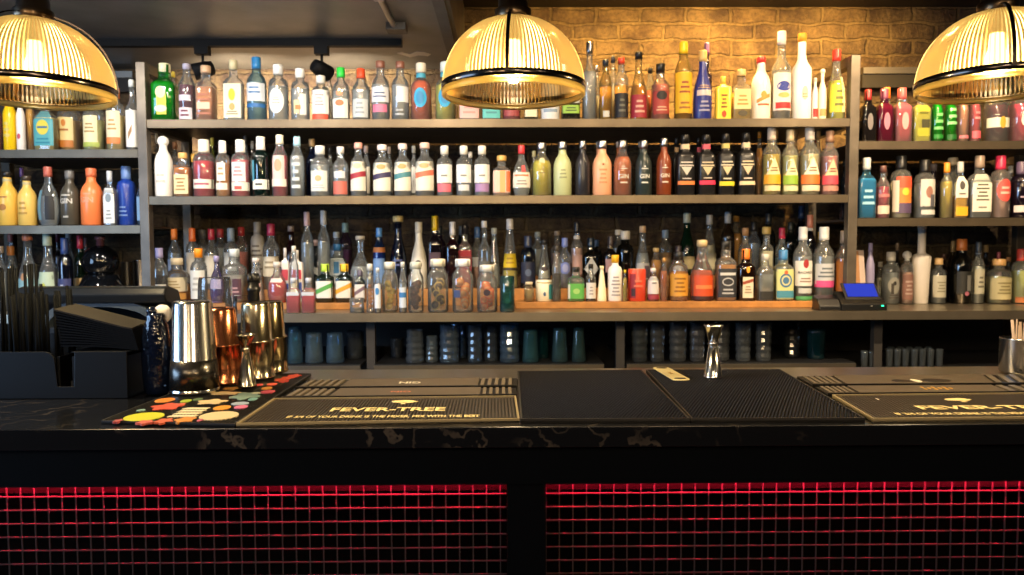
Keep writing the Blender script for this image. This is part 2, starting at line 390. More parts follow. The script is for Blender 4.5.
row('top', Z_TOP, 3.215, 'on the top shelf', G_TOP, 'bottle', '''
153 178 64 sq 2fae3a 18c02c@.7 c:efe8c0 h:-.35,.45,.1,.45,e6e23a;o:.48,.42,.1,fff6b0;o:.2,.5,.06,d8f0c0 |lime green square bottle with round yellow label
179 196 64 slim c 6a2038@.62 c:b8b4c8 r:.8,.02,.22,ead8e0;r:.7,.34,.44,dcd0e0;l:.5,.05,.2,2,6a2038 |purple-red bottle with pale lilac bands
197 216 66 sq c d08a5c@.6 k:d8b088 l:.8,.08,.5,5,b46a48;r:.7,.2,.32,e8c8a8 |rose-amber textured square bottle
224 244 60.5 flat c w@.6 c:d8cca0 r:.9,.04,.6,f2eccc;o:.42,.35,.1,f0c820;o:.22,.3,.06,c8a860;l:.6,.08,.16,2,8a7a50 |clear flat bottle with cream label and yellow flower
247 267 57.6 std a8d8e8 w@.6 t:2f7fb8 r:.95,.3,.58,eef4f6;r:.95,.2,.26,2a6fb0;l:.6,.4,.54,2,5a88b8 |tall pale blue bottle with white label and blue neck
268.5 289 65 apoth c w@.6 c:f4f2ea o:.34,.75,.22,fbfaf4;l:.4,.28,.42,3,b8b0a0 |clear bottle with big round white label and white cap
291 310 69 apoth c w@.6 c:f4f2ea h:-.5,.1,.12,.38,e8d8a8;h:.2,.8,.1,.5,f0f0e8;r:.3,.2,.28,c08040 |clear bottle with small gold and white labels
312 330.5 76 apoth c w@.6 c:e8e4d8 r:.95,.14,.66,fbf8f2;r:.9,.02,.13,d8583a;l:.5,.3,.58,4,a8a4a0 |white-labelled bottle with orange berries along its base
332.5 350 68 std c w@.55 t:2fd048 r:.9,.04,.4,f4f0e8;o:.32,.5,.06,e87848;o:.5,.4,.05,e89868 |clear bottle with bright green cap
352 370.5 69 std c w@.58 t:e2502a r:.85,.05,.4,c8d0d0;l:.5,.1,.36,3,98a0a4 |clear bottle with orange-red cap
371.5 390 61.5 std c w@.6 k:8a5a48 r:.95,.3,.55,eef0f4;r:.8,.13,.26,d87898;l:.7,.36,.48,2,5a6a90 |clear bottle with white label over a pink one
391.5 409.5 62 std c w@.6 k:8a5a48 h:-.3,.95,.3,.56,f0f0ee;l:.5,.06,.2,2,b0b4b8 |clear bottle with white label and brown stopper
410.5 432 63.5 squat c e8622a@.68 c:e8e0cc o:.38,.62,.17,20a8d8;o:.38,.4,.11,1888c0;n:.74,.82,48b0d0 |orange bottle with round blue label
435 456 62.5 squat c e0d858@.6 c:d8e4e4 o:.38,.62,.17,20a8d8;o:.38,.4,.11,1888c0;n:.74,.82,48b0d0 |pale yellow bottle with round blue label
459 480 72 flat c w@.5 c:e0c0b8 r:.95,.03,.5,eab8b0;l:.6,.1,.4,3,d89088 |bottle with salmon pink label behind the lamp
482 501 72 flat c w@.5 c:5ac0c0 r:.95,.03,.45,58c0bc;l:.6,.1,.36,3,388c90 |bottle with turquoise label behind the lamp
502 521 74 std c 8a2a30@.6 c:5a1a20 r:.85,.08,.4,a8484c |dark red bottle behind the lamp
524 538 76 sq 4a5038 3a3a20@.6 c:c8c0a0 r:.9,.06,.5,ece8c4 |olive bottle with cream label
540 560 66 jug !e4e8ec - c:c8d0d8 l:.7,.1,.5,3,98b0c8 |white bottle with faint blue print
561 580 70 sq 40463a 2a2c24@.6 c:181818 r:.97,.12,.28,a0d050;r:.97,.32,.5,d0d4cc;l:.6,.15,.25,2,40502a |dark bottle with lime green band
582 597 42.5 tall c w@.62 t:c0c0c4 - |very tall clear slim bottle with silver neck
599 612 60 slim d8c888 c8a048@.55 c:2a3038 h:-.5,.5,.04,.14,d8d8d0 |slim amber bottle with dark blue cap
614 628.5 58 slim c d8a030@.55 c:d84a30 r:.97,.03,.42,18181c;l:.5,.1,.35,3,6a6a60 |slim bottle with black lower label and red cap
630 647 52 bell e8d8a0 b88030@.5 c:1c1c1c r:.95,.03,.36,a82838;l:.6,.08,.3,3,e0b0a0 |amber bottle with crimson label and black cap
651 669.5 64 squat c c05a40@.62 c:1c1c1c r:.9,.1,.5,b04038;o:.42,.6,.08,1c1416;l:.6,.14,.24,2,e8c0a0 |rosy copper bottle with black marks
674 692.5 42.5 slim e8d890 d89a28@.6 t:e8c020 r:.95,.08,.6,f0c020;l:.6,.32,.5,3,a04820;l:.6,.12,.24,2,a86820 |tall bottle with bright yellow label and yellow neck
693 712 51 bell !25307e - t:c8a868 r:.8,.34,.42,d8d0d0;l:.7,.44,.5,2,c0a080;l:.6,.1,.28,3,a8a8c8 |cobalt blue bottle with pale lettering and gold neck
715 730.5 77 box !f0c840 - c:e8c850 l:.4,.24,.6,4,8a5a20;o:.12,.3,.08,d84820 |short yellow box-shaped bottle with red seal
731.5 750.5 70 flat c e8c868@.55 k:d8b878 r:.92,.2,.6,f4e0a0;l:.6,.26,.5,3,c09848;o:.12,.5,.06,504830 |short clear bottle with pale gold label
751 770.5 57 jug !f4ecdc - c:d84038 d:.7,.3,.36,.1,d89848;o:.38,.3,.06,e0a040;l:.6,.2,.26,1,c86830 |cream white bottle with orange motif and red cap
771.5 791 31.7 tall c w@.55 t:eae8e4 r:.95,.1,.52,eeeae8;o:.37,.7,.055,2038a0;o:.27,.6,.03,f0b868;r:.8,.12,.19,d82828 |tall clear bottle with blue oval and red band
792 811.5 33.7 tall !f6f4ee - c:f0a838 o:.3,.3,.08,ead0b8;l:.3,.24,.3,2,d89870 |tall milk white bottle with amber cap
812 817.5 78 slim !f0e4d8 - c:e0d8c8 r:.9,.05,.25,c83028 |tiny white bottle with red foot
818 826 69 small !f0e6c8 - b:f0e8d0 r:.8,.06,.2,d8a060 |tiny cream bottle with round top
827 845 50 bell c c8c020@.55 t:d83a30 r:.9,.1,.5,d4d038;h:.3,.95,.1,.6,ece8b0;l:.5,.16,.44,3,707020 |yellow-green bottle with red cap at the rack's end
''')
row('top', Z_TOP, 3.36, 'at the back of the top shelf', G_TOP, 'bottle', '''
170 178 72 slim c e0d890@.6 c:e0c848 - |pale bottle with yellow cap behind the green one
325 334 72 slim c w@.5 c:3a6ab8 - |clear bottle with blue cap
441 450 61.5 slim c w@.5 c:d0e0e0 n:.8,.86,48b0d0 |clear bottle with pale stopper and blue neck band
592 601 66 slim c w@.5 c:d0d0d4 - |clear slim bottle with grey cap
609 617 56 slim c w@.6 c:3c4048 - |clear slim bottle with charcoal cap
645 655 68 slim c b86040@.6 c:202020 - |copper slim bottle with black cap
701 712 43 tall 302858 281848@.5 t:5a3870 - |violet bottle with purple neck by the cobalt one
''')
row('mid', Z_MID, 3.215, 'on the middle shelf', 'bottles on the middle shelf', 'bottle', '''
155 173 136 jug !f2eee6 - b:f4f0e8 l:.5,.2,.4,2,d8d2c4 |white ceramic bottle with ball stopper
175.5 192 153 sq c b86a20@.66 k:d8a860 r:.9,.06,.5,eedca8;l:.6,.12,.44,4,a88040 |short amber bottle with cream label and cork
193.5 215.5 140 apoth c d8283c@.62 t:f4ecd8 r:.98,.14,.3,f4ecdc;l:.7,.18,.26,1,b86070 |red bottle with low cream band and cream cap
216 230.5 141 apoth c e09030@.6 t:f4f0e6 r:.6,.28,.6,f6f0e4;r:.8,.12,.24,f4e8d4;l:.4,.36,.54,2,c0a078 |amber bottle with white label and white cap
231.5 250.5 140 apoth c d8404c@.64 t:f4f0e6 r:.75,.26,.6,f2ecea;r:.98,.1,.25,f4ecdc;r:.4,.12,.18,e05040;l:.5,.34,.54,3,d09090 |red bottle with white label and red mark
252.5 270 137 apoth 1c4038 123026@.62 t:ece8dc r:.98,.12,.28,f0ece0;h:-1,-.55,.26,.6,4aa0b8;l:.4,.16,.24,1,404840 |dark green bottle with low white label
272 288.5 135 slim c c83040@.66 t:ece4c8 r:.75,.28,.66,f0ccc4;r:.9,.16,.28,f4e0d0;o:.5,.45,.1,e0a080 |tall red bottle with pink label and cream neck
290 305 137 slim c w@.68 t:a8d0e0 l:.6,.1,.6,4,d0d8dc |clear bottle with light blue neck
310.5 330.5 146 apoth c w@.62 c:e4e4dc r:.85,.1,.5,e4e6e0;o:.35,.35,.06,e0a878;l:.6,.14,.24,2,a8b0b4 |clear bottle with pale label and orange mark
333 349 147 std c w@.5 c:e4dcd4 r:.9,.04,.3,c86858;r:.7,.36,.5,d4d8d8 |clear bottle with reddish lower label
350.5 367 143 std c w@.6 k:d8a090 r:.95,.1,.64,f2ecd8;d:.95,.34,.44,.06,a82c3c;o:.56,.5,.05,e0d0a8 |cream-labelled bottle with dark red sash
373 392 145 std c w@.6 k:ead8d0 r:.95,.1,.64,f2ecd8;d:.95,.34,.44,.06,3a3058;o:.56,.5,.05,d8a868 |cream-labelled bottle with navy sash
394 412 144 std c w@.6 k:e4d0c8 r:.95,.1,.64,f2ecd8;d:.95,.34,.44,.06,4a8c94;o:.56,.5,.05,d8a868 |cream-labelled bottle with teal sash
415 435 143 std c w@.6 k:d8b8a8 r:.95,.1,.64,f4ecd8;d:.95,.36,.46,.06,e87858;o:.56,.5,.05,e8b078 |cream-labelled bottle with coral sash
436.5 453 146 apoth c w@.6 c:ece8dc r:.95,.26,.62,f4f4f2;r:.85,.08,.24,e87080;l:.4,.36,.44,1,90908c |white-labelled bottle with coral pink lower label
456 472 146 apoth c w@.6 c:ece8dc r:.95,.26,.62,f4f4f2;r:.7,.1,.22,d8dcdc;l:.4,.36,.44,1,90908c |white-labelled bottle with plain clear foot
474 490.5 146 apoth c w@.6 c:ece8dc r:.95,.26,.62,f4f4f2;r:.85,.08,.24,a884b8;l:.4,.36,.44,1,90908c |white-labelled bottle with lilac lower label
492.5 511 156 sq c e8c0b0@.6 k:c8a058 r:.95,.08,.62,f0c8b8;h:-.2,.4,.08,.62,f0b070;h:.5,.95,.1,.6,e07040 |short bottle with pink and orange patterned label
512 531 145.5 round c w@.5 t:c83840 r:.95,.16,.46,f0e8dc;l:.8,.36,.44,1,d88050;h:0,.5,.46,.6,d84848;l:.6,.2,.32,2,a09890 |clear round-shouldered bottle with red cap
531.5 552 143 jug c c8b820@.66 t:c0c0c4 o:.66,.35,.05,e8e0b0;l:.3,.4,.5,2,a89818 |yellow-green bottle with silver cap
553 572 142 jug !b8c090 - t:c0c0c4 l:.4,.3,.5,3,98a078 |pale sage green bottle with silver cap
575 590 141 jug !26262c - t:a8a8ac - |matt black bottle with grey cap
592 612 141 jug !f0b088 - t:d0d0d4 l:.4,.2,.5,4,e09868;o:.56,.12,.02,a05830 |milky peach bottle with silver cap
613 632 140.7 jug c d86820@.7 t:c0c0c4 t:GIN,.55,.34,f4e8d0;o:.52,.1,.015,f4e8d0;o:.48,.4,.01,f4e8d0;l:.4,.2,.26,1,f0dcc0 |orange amber bottle with white lettering
635 652 140.7 jug !2a3434 - t:c0c0c4 t:GIN,.6,.34,f0f0e8;o:.52,.12,.015,f0f0e8;o:.48,.45,.01,f0f0e8;l:.4,.2,.26,1,e8e8e0 |dark slate green bottle with white lettering
656 671.5 138.5 jug !7c3a20 - t:c0c0c4 t:GIN,.6,.34,f0e8d8;o:.52,.12,.015,f0e8d8;o:.48,.45,.01,f0e8d8;l:.4,.2,.26,1,e8e0d0 |rust brown bottle with white lettering
675.5 694 135 sq !1a1a1c - c:1a1a1a n:.76,.84,e8d0b0;l:.8,.46,.56,2,d8d0c8;x:.6,.32,.46,d8d4c8;r:.95,.17,.23,f08840;l:.5,.25,.29,1,d8d0c8 |black square bottle with orange band
697 714.5 135 sq !1a1a1c - c:1a1a1a n:.76,.84,d85870;l:.8,.46,.56,2,d8c8a8;x:.6,.32,.46,d8c8a0;r:.95,.17,.24,e82858;l:.5,.26,.3,1,d8c8b8 |black square bottle with bright pink band
717 733.5 134 sq !1a1a1c - c:1a1a1a n:.76,.84,d0c070;l:.8,.46,.56,2,d8d0b8;x:.6,.32,.46,d8c8a0;r:.95,.15,.22,e0d020;l:.5,.24,.29,1,d8d0b8 |black square bottle with yellow band
737 754 133 sq !1a1a1c - c:1a1a1a n:.76,.84,d8c8a8;l:.8,.46,.56,2,d8c8a8;x:.6,.32,.46,d8c0a0;r:.95,.16,.22,ecd0a8;l:.5,.24,.29,1,d8c8b8 |black square bottle with beige band
762 780.5 128 std c d8b838@.6 t:c8b8a8 v:.8,.3,.56,f4dca8;r:.95,.16,.3,e8a820;r:.9,.06,.14,e8d8a0;l:.4,.34,.42,2,806030 |golden bottle with peaked label and orange band
781.5 798 130 std c c8c070@.6 t:b0a080 v:.8,.3,.56,f4e8b8;r:.95,.16,.3,90b838;r:.9,.06,.14,dcdca8;l:.4,.34,.42,2,706840 |bottle with peaked label and green band
799 819.5 128 std c d8c890@.6 t:c8c0b8 v:.8,.3,.56,f8ecd0;r:.95,.16,.3,e87830;r:.9,.06,.14,e8d8b8;l:.4,.34,.42,2,806040 |bottle with peaked label and orange-red band
820.5 838 131 std c a06058@.6 t:8a6850 v:.8,.3,.56,f0c8a0;r:.95,.16,.3,d84858;r:.9,.06,.14,c08878;l:.4,.34,.42,2,803030 |reddish bottle with peaked label and pink band
''')
row('mid', Z_MID, 3.37, 'in the back of the middle shelf', 'bottles on the middle shelf', 'bottle', '''
155 160 134 std c w@.6 c:e0dcc8 r:.8,.1,.5,d8d8c8 |pale bottle beside the end post
171 180 142 std c 704828@.6 c:b08060 - |brown-topped bottle behind the white ceramic one
190 198 154 small c a06a30@.6 k:d8a848 - |small cork-topped bottle
209.5 216.5 138 std b8b848 8a8a30@.5 c:c0b848 - |bottle with yellow-green cap
242 250 136 std c w@.6 c:303438 - |clear bottle with charcoal cap
250 256 141 std c w@.6 c:c8ccd0 - |clear bottle with grey cap
306 319 139 std 243a78 1c2c68@.6 c:d8b888 - |royal blue bottle with cream cap
327 334 148 std c w@.6 c:303030 - |clear bottle with black cap
362 371 146 std c w@.6 c:e0c8c0 r:.9,.1,.6,ece4d0 |cream-labelled bottle with pinkish cap
386 393 147 std c w@.6 c:d8c8c0 r:.9,.1,.6,ece4d0 |cream-labelled bottle with pale grey-pink cap
410 418 146 std c w@.6 c:e8e8e4 r:.9,.1,.6,f0f0ec |bottle with plain white label
440 447 150 std c w@.6 c:f0ece4 - |clear bottle with white cap
466 475 152 std c w@.6 c:e8e4dc - |clear bottle with cream-white cap
530 538 151 std c c8b040@.6 c:d8d0a0 - |golden bottle with pale cap
594 602 142 jug !d89878 - c:b8b8bc - |peach bottle with grey cap
614 622 142 jug !a05828 - c:b8b8bc - |amber brown bottle with grey cap
636 644 142 jug !283030 - c:b8b8bc - |dark slate bottle with grey cap
672 681 138 sq !1a1a1c - c:1a1a1a n:.76,.84,e0b888 |black bottle with tan neck band
694 703 138 sq !1a1a1c - c:1a1a1a n:.76,.84,c84868 |black bottle with pink neck band
755 763 132 slim c d89020@.75 c:b07828 - |slim amber bottle
771 780 130 std c c8a858@.6 c:b89058 - |bottle with tan cork behind the golden one
790 799 130 std c b8a868@.6 c:a88858 - |bottle with brown cork behind the green-banded one
813 822 131 std c b89868@.6 c:c0a070 - |bottle with pale cork behind the orange-red one
''')
# ---- the side racks
row('l1', Z_L1, 3.215, 'on the upper shelf above the till', 'bottles above the till, upper shelf', 'bottle', '''
-14 3 96 slim c d83828@.75 c:c83028 r:.9,.1,.6,d84038 |red bottle at the picture edge
4 16.5 92 slim !f0c818 - c:e8c848 l:.5,.2,.5,3,f0dc70 |bright yellow bottle
17 25.5 96 slim !f0e8e0 - c:e8dcc8 o:.25,.4,.05,d85868 |slim white bottle with a pink dot
26 35.5 92 slim c e8a828@.7 c:e8b850 - |orange-yellow slim bottle
36 57 97 flat c e8d070@.6 c:c8b878 r:.97,.08,.72,58b0b8;o:.42,.6,.14,e8d848;l:.7,.1,.24,2,2888a0;l:.5,.38,.46,1,3870a0 |bottle with blue label and yellow oval
58.5 82 96 apoth c e8b040@.55 c:e8c048 r:.7,.1,.6,f4dc98;o:.5,.2,.06,d88838;r:.7,.08,.2,c87828;l:.4,.34,.42,1,b07030 |bottle with cream label and amber foot
84 105 96 apoth c d8d880@.55 c:e0d8a0 r:.7,.14,.62,f4e8b8;r:.8,.06,.14,b0c058;l:.5,.3,.5,3,b09058 |bottle with cream label and green foot
107 125 88 apoth c e8c868@.55 c:e87838 r:.8,.14,.62,f4e8c0;r:.8,.1,.2,e88848;l:.5,.3,.5,3,c09858 |bottle with cream label and orange cap
126 139.5 80 tall c w@.5 c:d8dcd8 r:.97,.04,.56,f0f0e8;d:.3,.2,.3,.12,a07848 |tall clear bottle with white label and bird mark
''')
row('l1', Z_L1, 3.36, 'at the back of the upper shelf above the till', 'bottles above the till, upper shelf', 'bottle', '''
44 52 92 slim c d8a030@.6 c:e8b030 - |slim amber bottle
112 120 83 slim c e07030@.6 c:e86828 - |orange slim bottle
''')
row('l2', Z_L2, 3.215, 'on the lower shelf above the till', 'bottles above the till, lower shelf', 'bottle', '''
-1 18 172 jug !f0c458 - c:282420 n:.82,.87,e8d8a0;o:.34,.4,.06,c88838;l:.5,.5,.56,1,d89848 |large yellow stoneware bottle
19 37 176 jug !f0c868 - c:483c30 n:.82,.87,e8d8a0;l:.5,.2,.5,3,d8a848 |smaller yellow stoneware bottle
38 60 167 round c w@.5 t:b86050 h:0,.8,.1,.5,1c1c1c;h:-.9,-.4,.1,.6,78a8b8 |clear bottle with black label and reddish neck
61.5 80 171 jug !4a463c - t:6a6a68 t:GIN,.68,.44,e8e4d8;l:.5,.52,.58,1,d0ccc0;l:.3,.12,.2,1,b8b4a8 |dark olive bottle with white lettering
81.5 103 168.5 jug !f08048 - t:d87048 t:GIN,.6,.44,f4b898;l:.4,.52,.58,1,f0a880 |orange stoneware bottle
104.5 116.5 171 flat c w@.6 t:b8bcc0 r:.95,.04,.68,f0f2ee;o:.5,.5,.08,8898a0;l:.5,.1,.3,3,a0a8a8 |slim white-labelled bottle
117.5 136.5 166.5 apoth !1c3a90 - t:6080b8 h:-.95,-.5,.1,.6,6a98d0;l:.5,.14,.34,3,6888c8 |cobalt blue bottle
137.5 147 178 slim 90b8d8 w@.6 c:a8c8e0 r:.9,.1,.6,88b0d8 |slim pale blue bottle
''')
row('l2', Z_L2, 3.37, 'in the back of the lower shelf above the till', 'bottles above the till, lower shelf', 'bottle', '''
19 27 168 tall c w@.6 t:7a5a98 - |clear bottle with purple cap
''')
GX = at(101, 270, 3.33).x; GR = (at(119, 270, 3.33).x - at(85, 270, 3.33).x) / 2
PLACED['ll'] = [(GX, 3.33, GR * 1.38, GR * 1.38, 2)]
row('ll', Z_BB, 3.26, 'behind the till', 'bottles behind the till', 'bottle', '''
-6 8 246 std c w@.6 k:d8c8b8 r:.9,.1,.5,e8e0d0 |clear bottle at the picture edge
6 18 246 apoth c e8d8b8@.6 k:d08848 r:.9,.1,.5,ece0c8;o:.3,.5,.08,e8e070 |clear bottle with orange-brown cork
19 38 234 bell c w@.5 k:c87858 r:.9,.1,.42,a0d0d8;o:.44,.3,.05,d8a070;l:.5,.2,.3,2,70a8b0 |clear bottle with aqua label
39 58 233.5 bell c w@.5 t:c8d8c0 r:.9,.06,.5,d4e8c8;o:.3,.25,.06,e0e060;l:.5,.14,.26,2,98b898 |clear bottle with pale green label and pale capsule
58.5 73 238 apoth 1c2440 141830@.6 t:38508c r:.95,.08,.44,3c4478;l:.3,.14,.38,3,d0d4e8 |navy blue bottle with indigo label
75 87 235.5 std 1a5030 123820@.6 t:c83048 r:.7,.06,.42,e0c088;l:.4,.12,.34,3,a08850 |green bottle with red capsule
''')
row('ll', Z_BB, 3.56, 'in the back row behind the till', 'bottles behind the till', 'bottle', '''
7 17 234 std c w@.5 k:c87868 - |clear bottle with rosy cork
55 62 233 std 303048 202038@.6 c:703848 - |dark bottle with plum cap
64 75 232 std c w@.6 c:c0c4c8 - |clear bottle with grey cap
84 89 238 std c w@.6 c:b88888 - |thin bottle with dusty pink cap
''')
row('r1', Z_R1, 3.215, 'on the upper shelf over the straw tin', 'bottles over the straw tin, upper shelf', 'bottle', '''
860 874.5 90 sq 403838 2a2024@.72 t:a83030 o:.38,.4,.16,787070 |smoky bottle with red cap and oval dimple
875.5 891.5 89 sq 8a3858 702848@.72 t:8a4860 o:.38,.4,.16,b87890 |plum purple bottle with oval dimple
892.5 910 88.5 sq c c84858@.72 t:c85858 o:.38,.4,.16,e8a0a0 |rose red bottle with oval dimple
911.5 929.5 90 flat c d8d020@.7 c:b8b070 r:.7,.1,.26,a8a828;h:-.2,.7,.26,.42,3c3c18;l:.5,.5,.6,1,707010 |yellow bottle with dark motif
930.5 942.5 92 slim 40c048 20a838@.8 c:c8e8c8 l:.8,.2,.6,3,78d878;r:.8,.06,.14,188828 |emerald green ribbed bottle by the yellow one
943.5 956 92 slim 48b840 30a030@.8 c:d8f0d0 l:.8,.3,.7,3,90e090;r:.8,.04,.14,106820 |emerald green ribbed bottle by the peach one
957 968 90 slim c f0a070@.75 c:f0c8c0 r:.9,.06,.12,d87880 |peach orange slim bottle
969 980 90 slim c e83848@.75 c:f0a8a8 l:.5,.4,.6,2,f08890;r:.8,.06,.2,e86070 |raspberry red slim bottle
983 1007.5 84 jug c 5a1828@.62 t:e0c848 r:.95,.24,.4,f0ecd8;o:.32,.25,.1,e0a838 |wine-red bottle with white band and yellow neck
1008.5 1032 80 jug c 8a1830@.6 t:e8e0d0 o:.34,.5,.12,f0ece0;o:.34,.2,.05,4a2020 |dark red bottle with round white label
''')
row('r1', Z_R1, 3.37, 'in the back of the upper shelf over the straw tin', 'bottles over the straw tin, upper shelf', 'bottle', '''
879 893 88 std c d87838@.6 t:f07828 - |bottle with bright orange capsule
1004 1012 86 std c 488848@.6 t:58a048 - |bottle with green capsule
''')
row('r2', Z_R2, 3.215, 'on the lower shelf over the straw tin', 'bottles over the straw tin, lower shelf', 'bottle', '''
857 875 158 flat 78c8e8 68b8e0@.66 t:b8c0c4 l:.7,.2,.5,3,a0d8f0 |sky blue glass bottle
876 889 166 std c 8a2838@.6 c:6a4840 r:.95,.08,.24,ecd0c0;r:.9,.4,.46,c87878 |dark red bottle with low cream label
890.5 910.5 156 apoth c d8c8a0@.6 t:181818 r:.8,.24,.66,f08838;r:.8,.48,.66,e85838;r:.8,.08,.24,5a4868;o:.42,.35,.06,f0d040;h:-.98,-.6,.1,.6,e8dcc8 |bottle with sunset-coloured label and black cap
914 934 160 apoth c w@.6 t:181818 r:.75,.2,.66,d8d4cc;o:.44,.35,.1,a07060;h:.1,.6,.2,.4,606068;r:.7,.06,.14,d8d8d4 |clear bottle with a grey picture label
940 952 163 std c e0c030@.66 t:e89030 - |golden yellow bottle with orange cap
952.5 966.5 162 flat c e0a828@.4 t:b0b0ac r:.9,.36,.74,f4f0e4;o:.58,.4,.08,585450;l:.5,.4,.46,1,807a70;r:.9,.04,.2,e8b828 |bottle with white crest label over golden liquor
968 989.5 156 flat c w@.6 t:8a7868 r:.92,.1,.7,f4f0e0;l:.62,.26,.56,5,6a6658;l:.4,.14,.2,1,908c80 |clear bottle with large ornate white label
990.5 1009 156 apoth c d0a090@.6 t:c83050 o:.44,.8,.18,e85850;l:.5,.36,.52,2,f0c0b0 |pinkish bottle with red oval label and capsule
1011 1030 162 apoth 3a2848 2a1c38@.66 t:605068 r:.95,.1,.22,e8d8d8;l:.6,.34,.4,1,b098b0 |dark violet bottle with low white label
''')
row('r2', Z_R2, 3.37, 'at the back of the lower shelf over the straw tin', 'bottles over the straw tin, lower shelf', 'bottle', '''
840 849 160 slim 183058 102040@.7 c:204060 - |navy bottle by the post
880 889 170 std c 602830@.6 c:a08070 - |brown-stoppered red bottle
926 939 164 std 40303c 2a1c28@.6 c:807880 - |dark bottle with mauve-grey cap
944 960 158 flat c e8d8a0@.6 w:e8d8b8 - |bottle with wide cream stopper
1005 1014 166 std c w@.5 c:d0d0d0 - |clear bottle with grey cap
''')
# ------------------------------------------------------------------ the back counter's rows
GC = 'bottles on the back counter'
CNT = 'on the back counter'
row('low', Z_RISE, 3.28, CNT, GC, 'bottle', '''
152 168 248 std c 2a2428@.5 t:a8a0c8 r:.95,.06,.34,ece8e0;l:.4,.12,.26,2,808080 |bottle with lilac capsule and dark contents
165 190.5 258 squat c d89040@.4 c:e0d0b0 r:.95,.24,.56,ece0c0;l:.6,.3,.5,3,b0a078;r:.9,.06,.2,d8a050 |squat bottle with cream label and amber base
191 207.5 248.5 apoth c w@.6 c:f0901c r:.9,.08,.6,e8e6dc;l:.5,.2,.5,3,b8b4a8 |clear bottle with bright orange cap
210 224.5 256 round 8a80b0 7468a0@.5 c:a098c0 r:.8,.3,.5,b0a8cc |lilac-purple round bottle
224 246 249 sq c d8d0c8@.5 c:d0d4d0 h:-.9,-.05,.06,.44,5a2c38;h:.08,.9,.06,.44,4c2430;l:.7,.16,.3,2,c09898 |wide bottle with two maroon labels
248 265 258 cone c d8c0b0@.5 c:d8d0c8 d:.8,.3,.42,.12,d8a8a0;r:.8,.1,.24,b8a090 |clear tapered bottle with rosy swirl
267.5 288 262 round c d83c3c@.52 c:d8d0c4 r:.7,.5,.6,f0dcd0 |round flask of bright red liquor
290 299 246 slim c w@.4 c:e0d8c8 r:.8,.1,.4,e0d0b0 |slim clear bottle with cream cap
316.5 334.5 264 sq 123c26 0e2c1c@.62 t:a8c838 r:.98,.12,.56,f0ece0;d:.98,.3,.42,.2,58a848 |dark green bottle with green diagonal on white
336 353.5 264 sq 1c3024 12241a@.62 t:e8b020 r:.98,.12,.56,f0ece0;d:.98,.3,.42,.2,e8a828 |dark green bottle with yellow diagonal on white
355 366 270 sq 2a2c30 1c1c22@.62 t:605868 r:.98,.12,.56,f0ece8;d:.98,.3,.42,.2,806878 |dark bottle with mauve diagonal on white
524 534 282 jar e8dcc0 d8c8a0@.6 c:d8c8a8 - |small cream-filled jar
552 561 246 slim c 4a4038@.5 c:403c38 - |slim bottle with brown cap by the yellow-labelled cone
567 584.5 267 sq c 30a840@.5 c:1a1a1a r:.97,.08,.52,60b850;o:.3,.4,.08,a8d878;h:-1,-.75,.08,.5,e8f0e0 |small bottle with bright green label
585.5 596 264 std c 3a2c28@.6 c:282420 r:.95,.08,.5,ece8e4;l:.4,.16,.42,3,a8a0a0 |small dark-capped bottle with white label
597 606.5 266 cone !f0e4bc - c:f0e0b0 - |small cream squeeze-bottle shape
607.5 622.5 255 apoth !eeeae6 - c:f0b828 l:.6,.1,.56,6,b0a8a8 |white-wrapped bitters bottle with yellow cap
622.5 627 270 slim c e0c020@.75 c:e8c830 - |thin yellow bottle
647 659 268 std c 903030@.3 c:e8e4e0 r:.97,.22,.74,f0ecec;r:.9,.06,.2,a83848;l:.4,.5,.6,1,807878 |white-wrapped bottle with crimson foot
660 667.5 258 slim c b05818@.7 c:c89858 - |slim amber-brown bottle by the white-wrapped one
668.5 688 252 apoth c d88820@.6 c:202020 r:.95,.1,.56,e8a83c;l:.6,.16,.5,4,a06818 |squat bottle with orange-yellow label and black cap
689.5 714 240 bell c 782c10@.5 c:d8c090 r:.97,.08,.42,d85020;r:.97,.0,.08,3a140c;l:.7,.16,.3,1,f08848 |broad bourbon bottle with red-orange label
715.5 735.5 241 sq c c88848@.6 c:181818 r:.97,.06,.54,2a2c34;l:.8,.4,.5,1,d8d8d8;o:.32,.6,.07,c8c8cc;o:.32,.5,.05,2a2c34;l:.6,.1,.22,2,c0c0c4 |square bottle with black label and white print
736.5 754.5 249 sq 3a1c10 2a120a@.6 t:e07828 r:.6,.06,.46,ece0c4;d:.6,.34,.4,.06,a04830;o:.6,.2,.06,f0a028;l:.4,.14,.3,3,a89070 |dark brown square bottle with orange neck and cream label
757 772.5 254 sq c w@.56 c:c8c4b8 r:.9,.02,.2,181818 |clear bottle with black base
773.5 792 250 sq c d8d890@.6 t:3878b0 r:.95,.04,.62,d8d890;o:.4,.68,.14,4878a0;o:.4,.5,.1,e0dca0;o:.4,.36,.07,4878a0;r:.95,.06,.2,4890a8;o:.56,.2,.04,d86838 |pale yellow tequila bottle with blue roundel
793 812 227 std c w@.6 t:d8d8d8 r:.95,.2,.54,f0ece4;o:.5,.3,.06,a82828;t:BACARDI,.75,.38,282828;l:.6,.24,.32,2,a08070;r:.7,.1,.17,c8ccc8;r:.9,.0,.06,50a060 |clear rum bottle with red roundel above black lettering
813 834 227 std c w@.6 t:e4e4e0 r:.95,.22,.5,c8ccd0;l:.8,.3,.46,3,707880;r:.98,.18,.27,e85090 |clear bottle with bright pink band
835 852.5 231 std c b86820@.6 t:988878 h:-.2,.98,.06,.56,e8b878;h:-1,-.3,.1,.56,c87828;l:.4,.2,.5,4,684828 |whisky bottle with tan label by the rack post
''')
